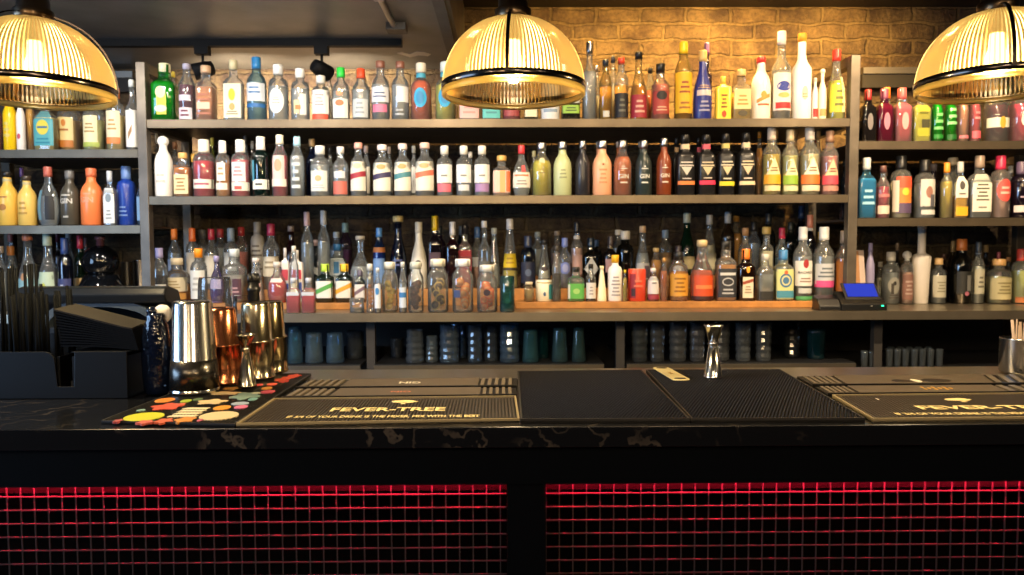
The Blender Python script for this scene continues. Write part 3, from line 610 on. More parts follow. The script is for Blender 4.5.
row('low', Z_RISEM, 3.452, "in the counter's second row", GC, 'bottle', '''
169 181 229 std c w@.6 t:d87830 r:.9,.1,.5,b8c0d0 |clear bottle with orange capsule and blue-grey label
187 199 228 apoth c w@.6 t:d86828 r:.9,.1,.6,e4e0d8 |clear bottle with orange capsule and white label
205 219 229 std c w@.6 t:a82840 r:.95,.1,.56,ece4d0 |bottle with crimson capsule and cream label
224.5 238.5 228 apoth c w@.6 t:708090 r:.9,.3,.6,d8dcd8 |clear bottle with slate blue capsule
263 280 224 std c d8c0a0@.5 t:a02848 r:.95,.2,.5,e8dcc0;l:.6,.3,.45,2,a09070 |bottle with dark red capsule and cream label
302 313 212 std c w@.6 t:d8b8b8 - |tall clear bottle with dusty pink capsule
318.5 329.5 210.5 std c w@.6 t:c8ccd0 - |tall clear bottle with silver capsule
308.5 325 240 round 283c3c 1c2c2c@.6 c:c8a8a0 d:.9,.3,.44,-.18,d8dcd4 |dark round bottle with white diagonal label
328.5 347 244 flat c b8d0d8@.6 c:3878b8 r:.95,.3,.68,d4e0e4;h:-.3,.3,.34,.6,3880b8;r:.9,.1,.26,e0e4e0 |pale bottle with white and blue label
350 371.5 236 pear c w@.42 c:c8c0b0 - |clear pear-shaped decanter
374 385 228 slim 3060b0 2850a0@.6 t:5088c8 n:.6,.68,d88848;r:.9,.1,.5,78a0d8 |blue bottle with orange neck ring
389.5 407.5 216 bell 1a2450 141a40@.6 w:d8c080 l:.7,.3,.42,2,4a5488 |dark navy bottle with broad cream stopper
410.5 427.5 222 bell !e4dcc8 - t:d8d0bc o:.36,.45,.07,5a5450 |off-white ceramic bottle with dark emblem
428.5 442 216 sq 382838 281c30@.6 t:e8c018 r:.9,.3,.5,5a4050 |dark bottle with yellow capsule
448.5 457 222 sq 502028 381418@.6 t:e4e0dc - |dark red bottle with white capsule
457.5 472.5 225 flat c 982838@.6 c:202028 r:.9,.3,.5,a84050 |broad bottle of dark red liquor
473.5 481.5 227 std c e0b0a0@.4 t:4870b0 r:.9,.34,.5,d8dce4 |bottle with blue capsule and pink contents
482 487 221 tall c w@.4 c:f0ece8 - |very thin clear bottle with white cap
487.5 501 228 cone c w@.4 c:c0c8c8 - |clear cone bottle
501.5 518.5 219 cone c e0c840@.32 t:e0dcd8 r:.95,.3,.5,e8c820;l:.6,.34,.46,2,b89010;n:.26,.3,3a3020 |tall cone bottle with yellow label and white capsule
520 536 236 apoth 202c48 161e38@.6 t:303850 r:.9,.1,.5,1c2440;o:.3,.4,.07,586888 |navy blue bottle with dark label
537 551.5 240 cone c b0b0a8@.4 c:282828 r:.9,.02,.2,201c1c;o:.4,.6,.04,483838 |clear cone bottle with black cap
558.5 571 238 std c a8b0d0@.5 t:8090d0 o:.4,.8,.12,8090d8;o:.4,.5,.08,b0b8e8 |bottle with lilac-blue capsule and round badge
572 581.5 222 std c d8b0a8@.6 t:202024 n:.74,.79,e8e4dc;r:.8,.2,.5,d0a8a0 |rosy clear bottle with black capsule
583 598.5 238 sq 1c2024 14181c@.6 t:182838 v:.95,.38,.62,dcdcd8;x:.95,.18,.38,d4d4d0 |black bottle with white diamond label
606 615 236 sq 2a2024 1c1418@.6 t:483c38 r:.9,.3,.56,c09898 |dark bottle with dusty pink label
616 634 231 apoth 242420 181814@.6 k:e0d8c8 - |black bottle with pale stopper
635 650 226 bell c w@.56 c:d8b890 r:.9,.14,.4,d0d0d0;h:.1,.8,.16,.36,706070 |clear bell bottle with tan cap
652 659.5 248 slim c d89840@.7 c:e0c080 - |slim golden tube bottle
673 683 246 std c a83830@.6 t:382c30 r:.9,.4,.6,ece4dc;r:.9,.2,.4,c84048 |bottle with red and white label and dark neck
738 752 228 std c c09858@.6 c:c89868 - |bottle with tan cork
760 772 227 sq c d8d0b0@.6 w:d8b868 r:.9,.2,.3,b8b0a0 |wide clear bottle with gold stopper
777 786 228 std c 80a8c0@.5 t:c03050 - |bottle with magenta capsule
805 814 215 std 242028 181418@.6 t:d88870 n:.78,.82,f0e8e0 |dark bottle with coral and white capsule
816 824 232 std c w@.6 t:d8b858 - |clear bottle with gold capsule
''', minw=13)
row('low', Z_RISE2, 3.675, "in the counter's back row", GC, 'bottle', '''
199 207 230 std c w@.6 t:686c78 - |clear bottle with grey capsule
217 225 229 std c w@.6 t:c04048 - |clear bottle with red capsule
238 246 227 std c a86058@.5 t:b83838 - |tinted bottle with red capsule
251 265 222 apoth !c8c4bc - t:b0aca4 l:.8,.1,.6,6,807870 |silvery patterned bottle
286 297 226 bell 602028 501820@.6 c:a09088 - |dark red bell bottle
333 341 232 std c w@.6 c:c8ccc8 - |clear bottle with pale grey cap
341.5 350 223 std 8a7090 705878@.5 t:90b0b0 - |mauve bottle with sea-grey capsule
434 445 226 std 503058 402448@.6 t:283038 - |purple bottle with charcoal capsule
458 466 226 std 303848 202838@.6 t:505860 - |slate bottle with dark cap
534.5 541 232 std c w@.6 c:98a0a0 - |clear bottle with grey cap behind the navy one
553 561.5 231 tall c c8a098@.5 c:a89888 - |thin rosy clear bottle
590 601 240 std 202428 181c20@.6 t:305078 - |dark bottle with steel blue capsule
614.5 622 230 std c w@.6 k:e8e0d0 - |clear bottle with white stopper
660.5 669.5 230 std c d8b080@.5 t:90a8c0 - |bottle with silver-blue capsule
678.5 695 213 bell 186038 104828@.6 t:c8d0c0 r:.9,.1,.3,d8c898 |tall green bottle with silver neck
703 715.5 215 bell c d0c8a8@.5 t:c8c8c4 r:.9,.1,.36,d8d0b0 |clear bell bottle with silver capsule
722 733 212 std 6a5030 4a3420@.6 t:c0c4c8 - |brown bottle with silver capsule
733.5 738 216 slim c c08830@.7 c:a07838 - |thin amber bottle
750 757.5 222 std c w@.6 t:202020 - |clear bottle with black capsule
763 773.5 213 std 404838 303828@.6 t:282c30 - |olive bottle with black capsule
786.5 794 222 std 203428 142018@.6 t:202824 - |dark bottle with greenish black capsule
797 805.5 206 std 182038 101830@.6 t:283858 - |tall midnight blue bottle
''', minw=14)
row('low', Z_BB, YBC + .006, "at the counter's front edge", 'jars along the back counter', 'jar', '''
366.5 374 264 jar c fruit/d87830/e89850/6 c:d8d8d0 - |tall jar of dried orange pieces
374.5 381.5 268 slim c w@.6 c:e0e0dc r:.9,.1,.64,e8eef4;o:.48,.6,.08,3888c8 |small bottle with blue and white label
382 398 262 jar c fruit/d8a828/e8c860/9 c:e0dcc8 - |jar of dried yellow citrus
399 407 262 slim c w@.6 c:e0e0d8 r:.9,.1,.5,d8e4f0;r:.9,.3,.4,3880c0 |small bottle with blue band on white
408 424 262 jar c fruit/4a2c1c/6a4028/16 c:c8c8b8 - |jar of dark brown spices
427.5 449 259 jar c fruit/b89850/5a4430/7 c:ece4c8 - |jar of dried lemon wheels with cream lid
452 474 259 jar c fruit/d87828/e8a868/7 c:f4f4ee h:-.8,-.2,.28,.42,384878 |jar of dried orange wheels with dark blue sticker
476.5 498 265 jar c fruit/e06020/f09858/8 c:d8d4c8 o:.42,.35,.07,281828 |jar of blood-orange wheels with black sticker
''', name='ingredient_jar')
row('low', Z_BB, YBC + .006, "at the counter's front edge", 'tumblers on the back counter', 'glass', '''
350 365 298 can c w@.3 - - |small clear tumbler
499.5 515 276 can 3a8890 w@.2 - - |teal blue tall glass
''', name='tumbler')
row('low', Z_RISE, 3.28, CNT, 'tins on the back counter', 'tin', '''
535.5 553 280 can !ece8d0 - f:d8d4c0 h:.5,.95,.1,.8,48a8b0;o:.35,.16,.1,486890;r:.9,.86,.92,d8c898 |cream tin with teal stripe
627.5 646 269 can !d84830 - f:c8a888 h:-.9,-.3,.1,.85,a82830;h:-.75,-.35,.16,.4,381820;l:.5,.4,.7,2,f08060 |round red tin
''', name='drink_tin')
row('low', Z_RISE, 3.28, CNT, 'cartons on the back counter', 'carton', '''
282 289.5 248 box !e8e0d8 - c:d0c8c0 r:.9,.4,.6,d84858;r:.95,.08,.34,3858b8 |narrow red, white and blue carton
290.5 303.5 250 box !ece4dc - c:d0c8c0 r:.9,.44,.62,d84050;r:.95,.08,.38,3050b0;o:.22,.4,.08,6078c8 |wide red, white and blue carton
''', name='drink_carton')
row('low', Z_BB, YBC + .006, 'at the counter edge', 'flasks at the counter edge', 'bottle', '''
287 301 278 flat c c84050@.55 c:b8bcc4 r:.9,.5,.6,c8ccd4 |squat rosy flask in front of the wide carton
302 316 278 flat c c03848@.55 c:b8bcc4 r:.9,.5,.6,c8ccd4 |squat rosy flask nearest the dark green bottles
''')
row('low', Z_BB, 3.42, 'beside the card reader', 'bottles beside the card reader', 'bottle', '''
865.5 874 243 slim !b8b0d8 - t:a8a0d0 - |lilac slim bottle
881.5 899 252 apoth c w@.6 c:d0ccc0 o:.36,.7,.16,b8b4a8;o:.4,.2,.04,383430;h:-.4,-.1,.2,.4,484038;l:.6,.1,.2,2,706860 |clear skull-patterned bottle
900 912.5 251 apoth c d8a890@.6 b:d8d4cc r:.9,.08,.56,a87868;l:.6,.16,.46,4,e0c0b0 |rosy clear bottle with brown label
912 930.5 225 flute !f4e8d8 - c:e8dcc8 - |tall matt white bottle with flat shoulder
930.5 945 258 apoth c w@.6 k:d8b078 r:.95,.14,.62,ece4c8;l:.6,.24,.5,4,b0a888 |clear bottle with cream label and cork
950.5 971.5 239 std 181816 101010@.6 t:d07838 r:.8,.16,.5,282824;h:0,.4,.2,.44,908c84;o:.16,.2,.035,d07888 |black bottle with orange capsule
972 983.5 242 std c d0d0c0@.6 t:404850 n:.8,.83,a0a8b0;n:.87,.9,a0a8b0;r:.9,.16,.56,e8e0c0;l:.5,.24,.46,3,888068 |clear bottle with cream label and banded dark capsule
986.5 1009.5 259 apoth c d8c880@.6 k:d8a868 r:.95,.1,.58,e8d8a0;l:.6,.2,.5,4,a89860 |squat bottle with pale yellow label and cork
1011.5 1030 249 apoth c c8c878@.6 t:d04838 n:.86,.93,f0e8e0;r:.9,.02,.12,d88040 |pale green-gold bottle with red cap
''')
row('low', Z_BB, 3.56, 'in the back row by the card reader', 'bottles beside the card reader', 'bottle', '''
875 884 262 std c d0c8b0@.6 c:d8d0c0 r:.9,.1,.5,e8e4d0 |small bottle with cream label
893 900 243 std 403830 302820@.6 c:807060 - |dark bottle with brown cap
938 947 254 std 482820 381c18@.6 c:503830 - |dark brown bottle
947.5 956.5 241 std 584028 483018@.6 t:988058 - |brown bottle with olive capsule
980.5 989.5 245 std 404038 303028@.6 c:a08860 - |dark bottle with tan cap
994 1001 252 std c c09090@.6 t:a85068 - |bottle with dusty rose capsule
1003.5 1011.5 257 std c c8a060@.6 k:b88050 - |bottle with amber-brown cork
''')

# ------------------------------------------------------------------ glasses on the low shelf
def tumbler(x0, x1, top, Y, taper, tint, label, pattern=0, group='glasses on the low shelf', zb=None, name='drinking_glass'):
    zb = Z_UNDER if zb is None else zb
    R = (at(x1, top, Y).x - at(x0, top, Y).x) / 2; X = at((x0 + x1) / 2, 345, Y).x; H = at((x0 + x1) / 2, top, Y).z - zb
    rb, rt = R * taper[0], R * taper[1]
    mb = MB(); prof = [(0, 0), (rb * .9, 0), (rb, .004)]
    n = 10
    for i in range(1, n + 1):
        t = i / n; r = rb + (rt - rb) * t
        if pattern: r += R * .05 * (1 if i % 2 else -1) * (1 if i < n - 1 else 0)
        prof.append((r, .004 + (H - .004) * t))
    prof += [(rt * .92, H), (rt * .9, H * .9), (rb * .86, H * .1), (0, H * .09)]
    mb.lathe(prof, glass(tint, .12), 24 if not pattern else 16, smooth=not pattern)
    o = mb.build(name, loc=(X, Y, zb + .0005)); tag(o, label, 'glass', group); return o
GL = [  # x0, x1, top, Y, (base, rim), tint, label, pattern
 (287, 303, 327, 3.26, (1, .8), '90d0f0', 'tall blue-tinged tumbler at the end of the low shelf, nearest the metal tins', 0),
 (305, 323, 333, 3.27, (1, .85), 'b8dcf0', 'short clear tumbler beside the tall blue-tinged one on the low shelf', 0),
 (326, 344, 333, 3.27, (1, .85), 'a8d4f0', 'short clear tumbler, third along the low shelf from the metal tins', 0),
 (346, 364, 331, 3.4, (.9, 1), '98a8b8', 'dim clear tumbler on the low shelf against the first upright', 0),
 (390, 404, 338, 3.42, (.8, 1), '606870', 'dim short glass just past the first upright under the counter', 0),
 (406, 424, 330, 3.26, (1, .9), 'b8c4cc', 'frosted-looking cut tumbler at the start of the second bay under the counter', 1),
 (425.5, 438, 336, 3.27, (1, .9), 'b0c4d0', 'short cut glass between two highballs in the second bay under the counter', 1),
 (440, 459, 325, 3.26, (1, 1), 'a8c4dc', 'tall cut highball glass under the jar of lemon wheels', 1),
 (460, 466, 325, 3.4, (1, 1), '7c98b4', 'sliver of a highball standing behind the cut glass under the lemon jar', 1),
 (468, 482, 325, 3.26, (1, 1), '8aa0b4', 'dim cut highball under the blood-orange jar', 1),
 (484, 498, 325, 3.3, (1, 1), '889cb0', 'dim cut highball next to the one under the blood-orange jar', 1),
 (500, 519, 324, 3.26, (1, 1), '90b4d0', 'cut highball glass under the teal tall glass', 1),
 (522, 539, 330, 3.26, (1, .8), '68b8c8', 'tapered teal-tinged glass beside the last cut highball', 0),
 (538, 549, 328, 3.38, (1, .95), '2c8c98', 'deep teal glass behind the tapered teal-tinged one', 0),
 (551.5, 568, 328, 3.26, (1, .75), '70a8b0', 'narrow-mouthed tapered glass, second from the third bay upright', 0),
 (571.5, 586, 328, 3.26, (1, .7), '70a4a8', 'narrow-mouthed tapered glass nearest the third bay upright', 0),
 (631, 648, 323, 3.26, (.85, 1), '98a0a0', 'dimpled goblet tumbler just past the upright in the third bay', 1),
 (649.5, 665, 323, 3.26, (.85, 1), 'b0b4b4', 'dimpled glass standing behind the bottle opener', 1),
 (668.5, 687, 323, 3.26, (.85, 1), 'b8bcbc', 'dimpled glass between the bottle opener and the steel jigger', 1),
 (689, 705, 323, 3.26, (.85, 1), 'b0b4bc', 'dimpled glass partly hidden by the steel jigger, on its bottle-opener side', 1),
 (712, 730, 323, 3.28, (.85, 1), 'b0b4b4', 'dimpled glass hidden behind the steel jigger', 1),
 (735, 751, 323, 3.26, (.85, 1), 'c0c8cc', 'dimpled glass just beyond the steel jigger, away from the opener', 1),
 (755, 771.5, 323, 3.26, (.85, 1), 'b0b8bc', 'last of the bright dimpled glasses beyond the steel jigger', 1),
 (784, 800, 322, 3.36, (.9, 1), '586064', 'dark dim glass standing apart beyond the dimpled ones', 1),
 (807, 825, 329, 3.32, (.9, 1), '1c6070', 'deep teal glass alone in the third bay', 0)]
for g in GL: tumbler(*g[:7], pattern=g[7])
zs = at(512, 371, 3.22).z
sm = [(861, 868), (869, 876), (886, 893), (894, 901), (902, 909), (911, 918), (919, 926), (927, 934), (936, 943)]
where_small = ['first of two small shot glasses before the last upright', 'second of two small shot glasses before the last upright', 'first small shot glass past the last upright', 'small shot glass next after the first past the last upright', 'third small shot glass past the last upright', 'small shot glass in the middle of the dim row past the last upright', 'third small shot glass from the far end of the dim row', 'last but one small shot glass of the dim row past the last upright', 'small shot glass ending the dim row, nearest the straw tin']
for i, (a, b) in enumerate(sm):
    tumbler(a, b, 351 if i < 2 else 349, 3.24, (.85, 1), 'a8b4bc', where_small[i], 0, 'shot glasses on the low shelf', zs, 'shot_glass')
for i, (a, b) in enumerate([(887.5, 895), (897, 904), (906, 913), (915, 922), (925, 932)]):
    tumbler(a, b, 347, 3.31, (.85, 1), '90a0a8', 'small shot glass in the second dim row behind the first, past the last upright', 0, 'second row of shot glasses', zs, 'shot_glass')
# ------------------------------------------------------------------ room shell
YW = 3.9
def structure(o): o['kind'] = 'structure'; return o
def brick_mat():
    m, nt, out = new_mat('brickwork'); L = nt.links.new
    tc = N(nt, 'TexCoord'); sx = N(nt, 'SeparateXYZ'); L(tc.outputs['Object'], sx.inputs[0])
    nz = N(nt, 'TexNoise'); nz.inputs['Scale'].default_value = 9; nz.inputs['Detail'].default_value = 3; L(tc.outputs['Object'], nz.inputs['Vector'])
    sn = N(nt, 'VectorMath', operation='SUBTRACT'); L(nz.outputs['Color'], sn.inputs[0]); sn.inputs[1].default_value = (.5, .5, .5)
    sc = N(nt, 'VectorMath', operation='SCALE'); L(sn.outputs[0], sc.inputs[0]); sc.inputs['Scale'].default_value = .045
    cb = N(nt, 'CombineXYZ'); L(sx.outputs['X'], cb.inputs['X']); L(sx.outputs['Z'], cb.inputs['Y'])
    ad = N(nt, 'VectorMath', operation='ADD'); L(cb.outputs[0], ad.inputs[0]); L(sc.outputs[0], ad.inputs[1])
    b = N(nt, 'TexBrick'); L(ad.outputs[0], b.inputs['Vector']); b.inputs['Scale'].default_value = 1
    b.inputs['Brick Width'].default_value = .235; b.inputs['Row Height'].default_value = .082; b.inputs['Mortar Size'].default_value = .011; b.inputs['Mortar Smooth'].default_value = .5
    b.inputs['Color1'].default_value = lin('34201a'); b.inputs['Color2'].default_value = lin('4c3624'); b.inputs['Mortar'].default_value = lin('604e34')
    n2 = N(nt, 'TexNoise'); n2.inputs['Scale'].default_value = 7; n2.inputs['Detail'].default_value = 8; n2.inputs['Roughness'].default_value = .65; L(tc.outputs['Object'], n2.inputs['Vector'])
    r2 = N(nt, 'ValToRGB'); e = r2.color_ramp.elements; e[0].position = .38; e[0].color = lin('160d09'); e[1].position = .64; e[1].color = lin('786848')
    L(n2.outputs[0], r2.inputs[0])
    mx = N(nt, 'MixRGB'); mx.blend_type = 'MIX'; mx.inputs[0].default_value = .52; L(b.outputs['Color'], mx.inputs[1]); L(r2.outputs[0], mx.inputs[2])
    n3 = N(nt, 'TexNoise'); n3.inputs['Scale'].default_value = 60; n3.inputs['Detail'].default_value = 4; L(tc.outputs['Object'], n3.inputs['Vector'])
    r3 = N(nt, 'ValToRGB'); r3.color_ramp.elements[0].position = .3; r3.color_ramp.elements[0].color = (.5, .5, .5, 1); r3.color_ramp.elements[1].position = .62
    L(n3.outputs[0], r3.inputs[0])
    m2 = N(nt, 'MixRGB'); m2.blend_type = 'MULTIPLY'; m2.inputs[0].default_value = .8; L(mx.outputs[0], m2.inputs[1]); L(r3.outputs[0], m2.inputs[2])
    p = N(nt, 'BsdfPrincipled'); p.inputs['Roughness'].default_value = .85; L(m2.outputs[0], p.inputs['Base Color'])
    iv = N(nt, 'Math', operation='MULTIPLY_ADD'); L(b.outputs['Fac'], iv.inputs[0]); iv.inputs[1].default_value = -1.2; L(n3.outputs[0], iv.inputs[2])
    bp = N(nt, 'Bump'); bp.inputs['Strength'].default_value = .9; bp.inputs['Distance'].default_value = .012; L(iv.outputs[0], bp.inputs['Height']); L(bp.outputs[0], p.inputs['Normal'])
    L(p.outputs[0], out.inputs[0]); return m
BRICK = brick_mat()
ZC = at(330, 69, YW).z; ZH = at(700, 4, YW - .05).z; XB = at(460, 50, 3.5).x
BLACKCEIL = prin('ceiling_paint', '6c6a65', .42, 0, .35, 6, .25, 14)
DARKW = prin('dark_wall_paint', '2a2826', .7, 0, .2, 8)
structure(MB().box((-3, YW, -.05), (3, YW + .1, 3.1), BRICK).build('wall_back'))
wl = MB()
for a, b in (((-3.1, -3, -.05), (-3, -.2, 3.1)), ((-3.1, 1.7, -.05), (-3, YW + .1, 3.1)), ((-3.1, -.2, -.05), (-3, 1.7, .9)), ((-3.1, -.2, 2.1), (-3, 1.7, 3.1))): wl.box(a, b, DARKW)
structure(wl.build('wall_left'))
structure(MB().box((3, -3, -.05), (3.1, YW + .1, 3.1), DARKW).build('wall_right'))
structure(MB().box((-3.1, -3, -.1), (3.1, YW + .1, -.05), prin('floor_boards', '2c2622', .5, 0, .3, 6)).build('floor'))
structure(MB().box((-3, -3, ZC), (XB, YW, ZH + .1), BLACKCEIL).build('ceiling'))
structure(MB().box((XB, -3, ZH), (3, YW, ZH + .1), prin('ceiling_black', '1c1a18', .6)).build('ceiling_high'))
tr = prin('grey_beam_paint', '5a554e', .6, 0, .3, 12)
structure(MB().box((XB - .06, -1, ZC - .02), (XB - .015, YW - .3, ZC + .001), tr).build('trim_1'))
# wall facing the bar, with the street window the cool light comes through
wf = MB()
wf.box((-3, -3.1, -.05), (3, -3, 3.1), DARKW); structure(wf.build('wall_front'))
wn = MB()
for y in (-.2, .72, 1.64): wn.box((-3.08, y, .9), (-3.02, y + .06, 2.1), paint('202020'))
wn.box((-3.08, -.2, .9), (-3.02, 1.7, .96), paint('202020')); wn.box((-3.08, -.2, 2.04), (-3.02, 1.7, 2.1), paint('202020'))
structure(wn.build('window_1'))
# pale patch and conduit on the low ceiling
ms = MB(); stl = metal('a8a49c', .35)
xt = at(395, 38, 3.15).x
za = ZC - .012
ms.tube([(xt, .2, za), (xt, 3.13, za)], .011, stl, 10)
for y in (2.75, 2.2, 1.6): ms.box((xt - .018, y, za - .014), (xt + .018, y + .02, ZC), stl)
ms.box((xt - .03, 3.1, ZC - .03), (xt + .05, 3.17, ZC), paint('181818'))
tag(ms.build('mounted_conduit'), 'steel conduit pipe running along the black ceiling towards the light track', 'pipe')
pm = MB(); c = at(520 / 2 - 55 + 205, 54, 3.4)
rp = random.Random(3)
c0 = at(413, 54, 1).normalized() if False else None
pz = ZC - .0015
def on_ceil(px, py): return on_z(px, py, ZC)
pp = [(397, 53), (402, 52), (410, 54), (416, 51.5), (424, 52), (431, 54), (428, 56), (419, 55), (410, 57), (404, 55)]
pm.prism([on_ceil(*q)[:2] for q in pp], pz, pz + .0012, paint('cfc8b8', .8))
structure(pm.build('trim_2'))
# conduit and dark board on the wall at either side of the middle rack
for nm, xa, xb, lab in (('trim_3', 858, 1060, 0), ('trim_4', 60, 138, 0)):
    A, B = at(xa, 73 if xa > 500 else 77, YW), at(xb, 73 if xa > 500 else 77, YW)
    t_ = MB(); t_.box((A.x, YW - .06, A.z - .016), (B.x, YW, A.z + .016), metal('9a958c', .45)); t_.box((A.x, YW - .05, A.z - .085), (B.x, YW, A.z - .016), paint('1e1c1a', .6))
    structure(t_.build(nm))

# ------------------------------------------------------------------ light track with two spot heads
tk = empty('light_track', (0, 0, 0)); TB = prin('track_black', '07080a', .7, Specular_IOR_Level=.2)
A, B = on_ceil(92, 40), on_ceil(402, 40)
MB().box((A.x, A.y - .018, ZC - .03), (B.x, A.y + .018, ZC), TB).build('track_rail', tk)
tag(tk, 'black light track fixed across the low black ceiling', 'light track')
SPOTS = []
for px, py, rz, lab in ((203, 70, 1.9, 'black track spotlight above the rose-amber bottle'), (322, 70, -.7, 'black track spotlight above the orange-berried bottle')):
    p = at(px, py, A.y); r = empty('track_spotlight', (p.x, A.y, ZC - .03)); h = p.z - (ZC - .03)
    MB().box((-.03, -.02, -.035), (.03, .02, 0), TB).build('adapter', r)
    MB().tube([(0, 0, -.03), (0, 0, h + .02)], .006, TB).build('stem', r)
    M_ = Matrix.Translation((0, 0, h)) @ Euler((math.radians(72), 0, rz)).to_matrix().to_4x4()
    hd = MB().lathe([(.012, .05), (.028, .045), (.034, .02), (.036, -.04), (.031, -.042), (.029, -.03)], TB, 20, M=M_).build('lamp_head', r)
    MB().lathe([(0, -.034), (.027, -.034)], emit('ffd9a0', 2.5), 20, M=M_).build('lens', hd)
    tag(r, lab, 'spotlight', 'spotlights on the ceiling track')
    SPOTS.append((p.x, A.y, p.z))

# ------------------------------------------------------------------ shelving
IRON = prin('raw_steel', '6b6256', .42, .55, .35, 14)
IRONL = prin('raw_steel_edge', '6e6250', .4, .7, .3, 10)
WOODD = prin('dark_shelf_board', '4a3a2a', .6, 0, .3, 18)
def X(px, py=190, Y=3.2): return at(px, py, Y).x
YB = 3.62
def shelf(parent, xa, xb, z, th=.034, yb=YW - .012):  # boards run deep to the wall to block light falling behind them
    mb = MB(); mb.box((xa, 3.2, z - th), (xb, 3.204, z), IRONL); mb.box((xa, 3.204, z - .008), (xb, yb, z), IRON)
    mb.box((xa, 3.204, z - th), (xb, 3.23, z - th + .004), IRONL)
    return mb.build('shelf_board', parent)
def post(parent, x, y, z0, z1, w=.04, name='post'): return MB().box((x - w / 2, y, z0), (x + w / 2, y + .04, z1), IRON).build(name, parent, bevel=.002)
# middle rack, standing on the counter
rk = empty('bottle_rack', (X(500), 3.2, Z_BB))
def rel(o, par):                                   # keep world place under an Empty that is not at the origin
    o.location = (-par.location.x, -par.location.y, -par.location.z); return o
xl, xr = X(144), X(853)
ztl, ztr = at(144, 62, 3.2).z, at(853, 55, 3.2).z
for o in (post(rk, xl, 3.196, Z_BB, ztl), post(rk, xr, 3.196, Z_BB, ztr), post(rk, xl, YB, Z_RISE2, ztl), post(rk, xr, YB, Z_RISE2, ztr),
          shelf(rk, xl + .02, xr - .02, Z_TOP), shelf(rk, xl + .02, xr - .02, Z_MID),
          MB().box((xl - .02, 3.236, ztl - .04), (xl + .02, YB, ztl), IRON).build('side_rail', rk), MB().box((xr - .02, 3.236, ztr - .04), (xr + .02, YB, ztr), IRON).build('side_rail', rk),
          MB().box((xl - .015, 3.236, Z_TOP - .034), (xl + .02, YB, Z_TOP), IRON).build('side_rail', rk), MB().box((xr - .02, 3.236, Z_TOP - .034), (xr + .015, YB, Z_TOP), IRON).build('side_rail', rk)): rel(o, rk)
tag(rk, 'long steel bottle rack of two shelves standing in the middle of the back counter', 'shelving rack')
for nm, xa, xb, za_, zb_, lab in (('l', X(-60), xl - .022, Z_L1, Z_L2, 'steel side rack of two shelves above the black till'), ('r', xr + .022, X(1090), Z_R1, Z_R2, 'steel side rack of two shelves over the card reader and straw tin')):
    sr = empty('side_rack', ((xa + xb) / 2, 3.2, Z_BB))
    far = xa if nm == 'l' else xb
    ps = [shelf(sr, xa, xb, za_), shelf(sr, xa, xb, zb_), post(sr, far, 3.196, Z_BB, za_ + .35), post(sr, far, YB, Z_BB, za_ + .35)]
    for o in ps: rel(o, sr)
    tag(sr, lab, 'shelving rack')

# ------------------------------------------------------------------ back counter
STEEL = prin('brushed_steel', 'a89c88', .32, .9, .2, 8)
bc = empty('back_counter', (0, YBC, 0)); ps = []
xa, xb = X(-80), X(1110)
ps.append(MB().box((xa, YBC, Z_BB - .004), (xb, 3.88, Z_BB), STEEL).box((xa, YBC - .01, Z_BB - .036), (xb, YBC, Z_BB), STEEL).box((xa, YBC, Z_BB - .036), (xb, 3.88, Z_BB - .004), WOODD).build('worktop', bc))
for px in (276, 370, 621, 880):
    x = X(px, 340); ps.append(MB().box((x - .018, 3.215, 0), (x + .018, 3.25, Z_BB - .036), prin('upright_paint', '4a4642', .45, .3)).build('upright', bc))
BK_ = prin('black_board', '0c0c0d', .7)
ps.append(MB().box((xa, 3.86, 0), (xb, 3.88, Z_BB - .036), BK_).build('back_board', bc))
def low_shelf(p0, p1, z):
    m_ = MB(); m_.box((X(p0, 363), 3.2, z - .03), (X(p1, 363), 3.21, z - .004), STEEL); m_.box((X(p0, 363), 3.21, z - .012), (X(p1, 363), 3.82, z), prin('black_mesh_shelf', '1c1c1e', .6)); return m_.build('low_shelf', bc)
ps += [low_shelf(278, 360, Z_UNDER), low_shelf(374, 604, Z_UNDER), low_shelf(627, 856, Z_UNDER), low_shelf(857, 1110, zs), low_shelf(-80, 274, Z_UNDER)]
for o in ps: rel(o, bc)
tag(bc, 'long back counter with steel edge, uprights and low glass shelves', 'counter')
# wooden risers under the bottles
OAK = prin('oak_riser', 'b87c3c', .5, 0, .35, 25)
for xa_, xb_, lab in ((152, 366.5, 'wooden riser board under the bottles behind the metal tins'), (515.5, 846, 'long orange-brown wooden riser board under the spirits in the middle of the counter')):
    tag(MB().box((X(xa_, 305), 3.262, Z_BB + .0005), (X(xb_, 305), 3.444, Z_RISE), OAK).build('riser_board', bevel=.002), lab, 'riser')
tag(MB().box((X(152, 305), 3.446, Z_BB + .0005), (X(846, 305), 3.61, Z_RISEM), OAK).build('riser_board', bevel=.002), 'middle wooden step behind the front boards, carrying the second row of bottles', 'riser')
tag(MB().box((X(139, 305), 3.668, Z_BB + .0005), (X(856, 305), 3.855, Z_RISE2), OAK).build('riser_step'), 'hindmost wooden step carrying the back row of bottles', 'riser')
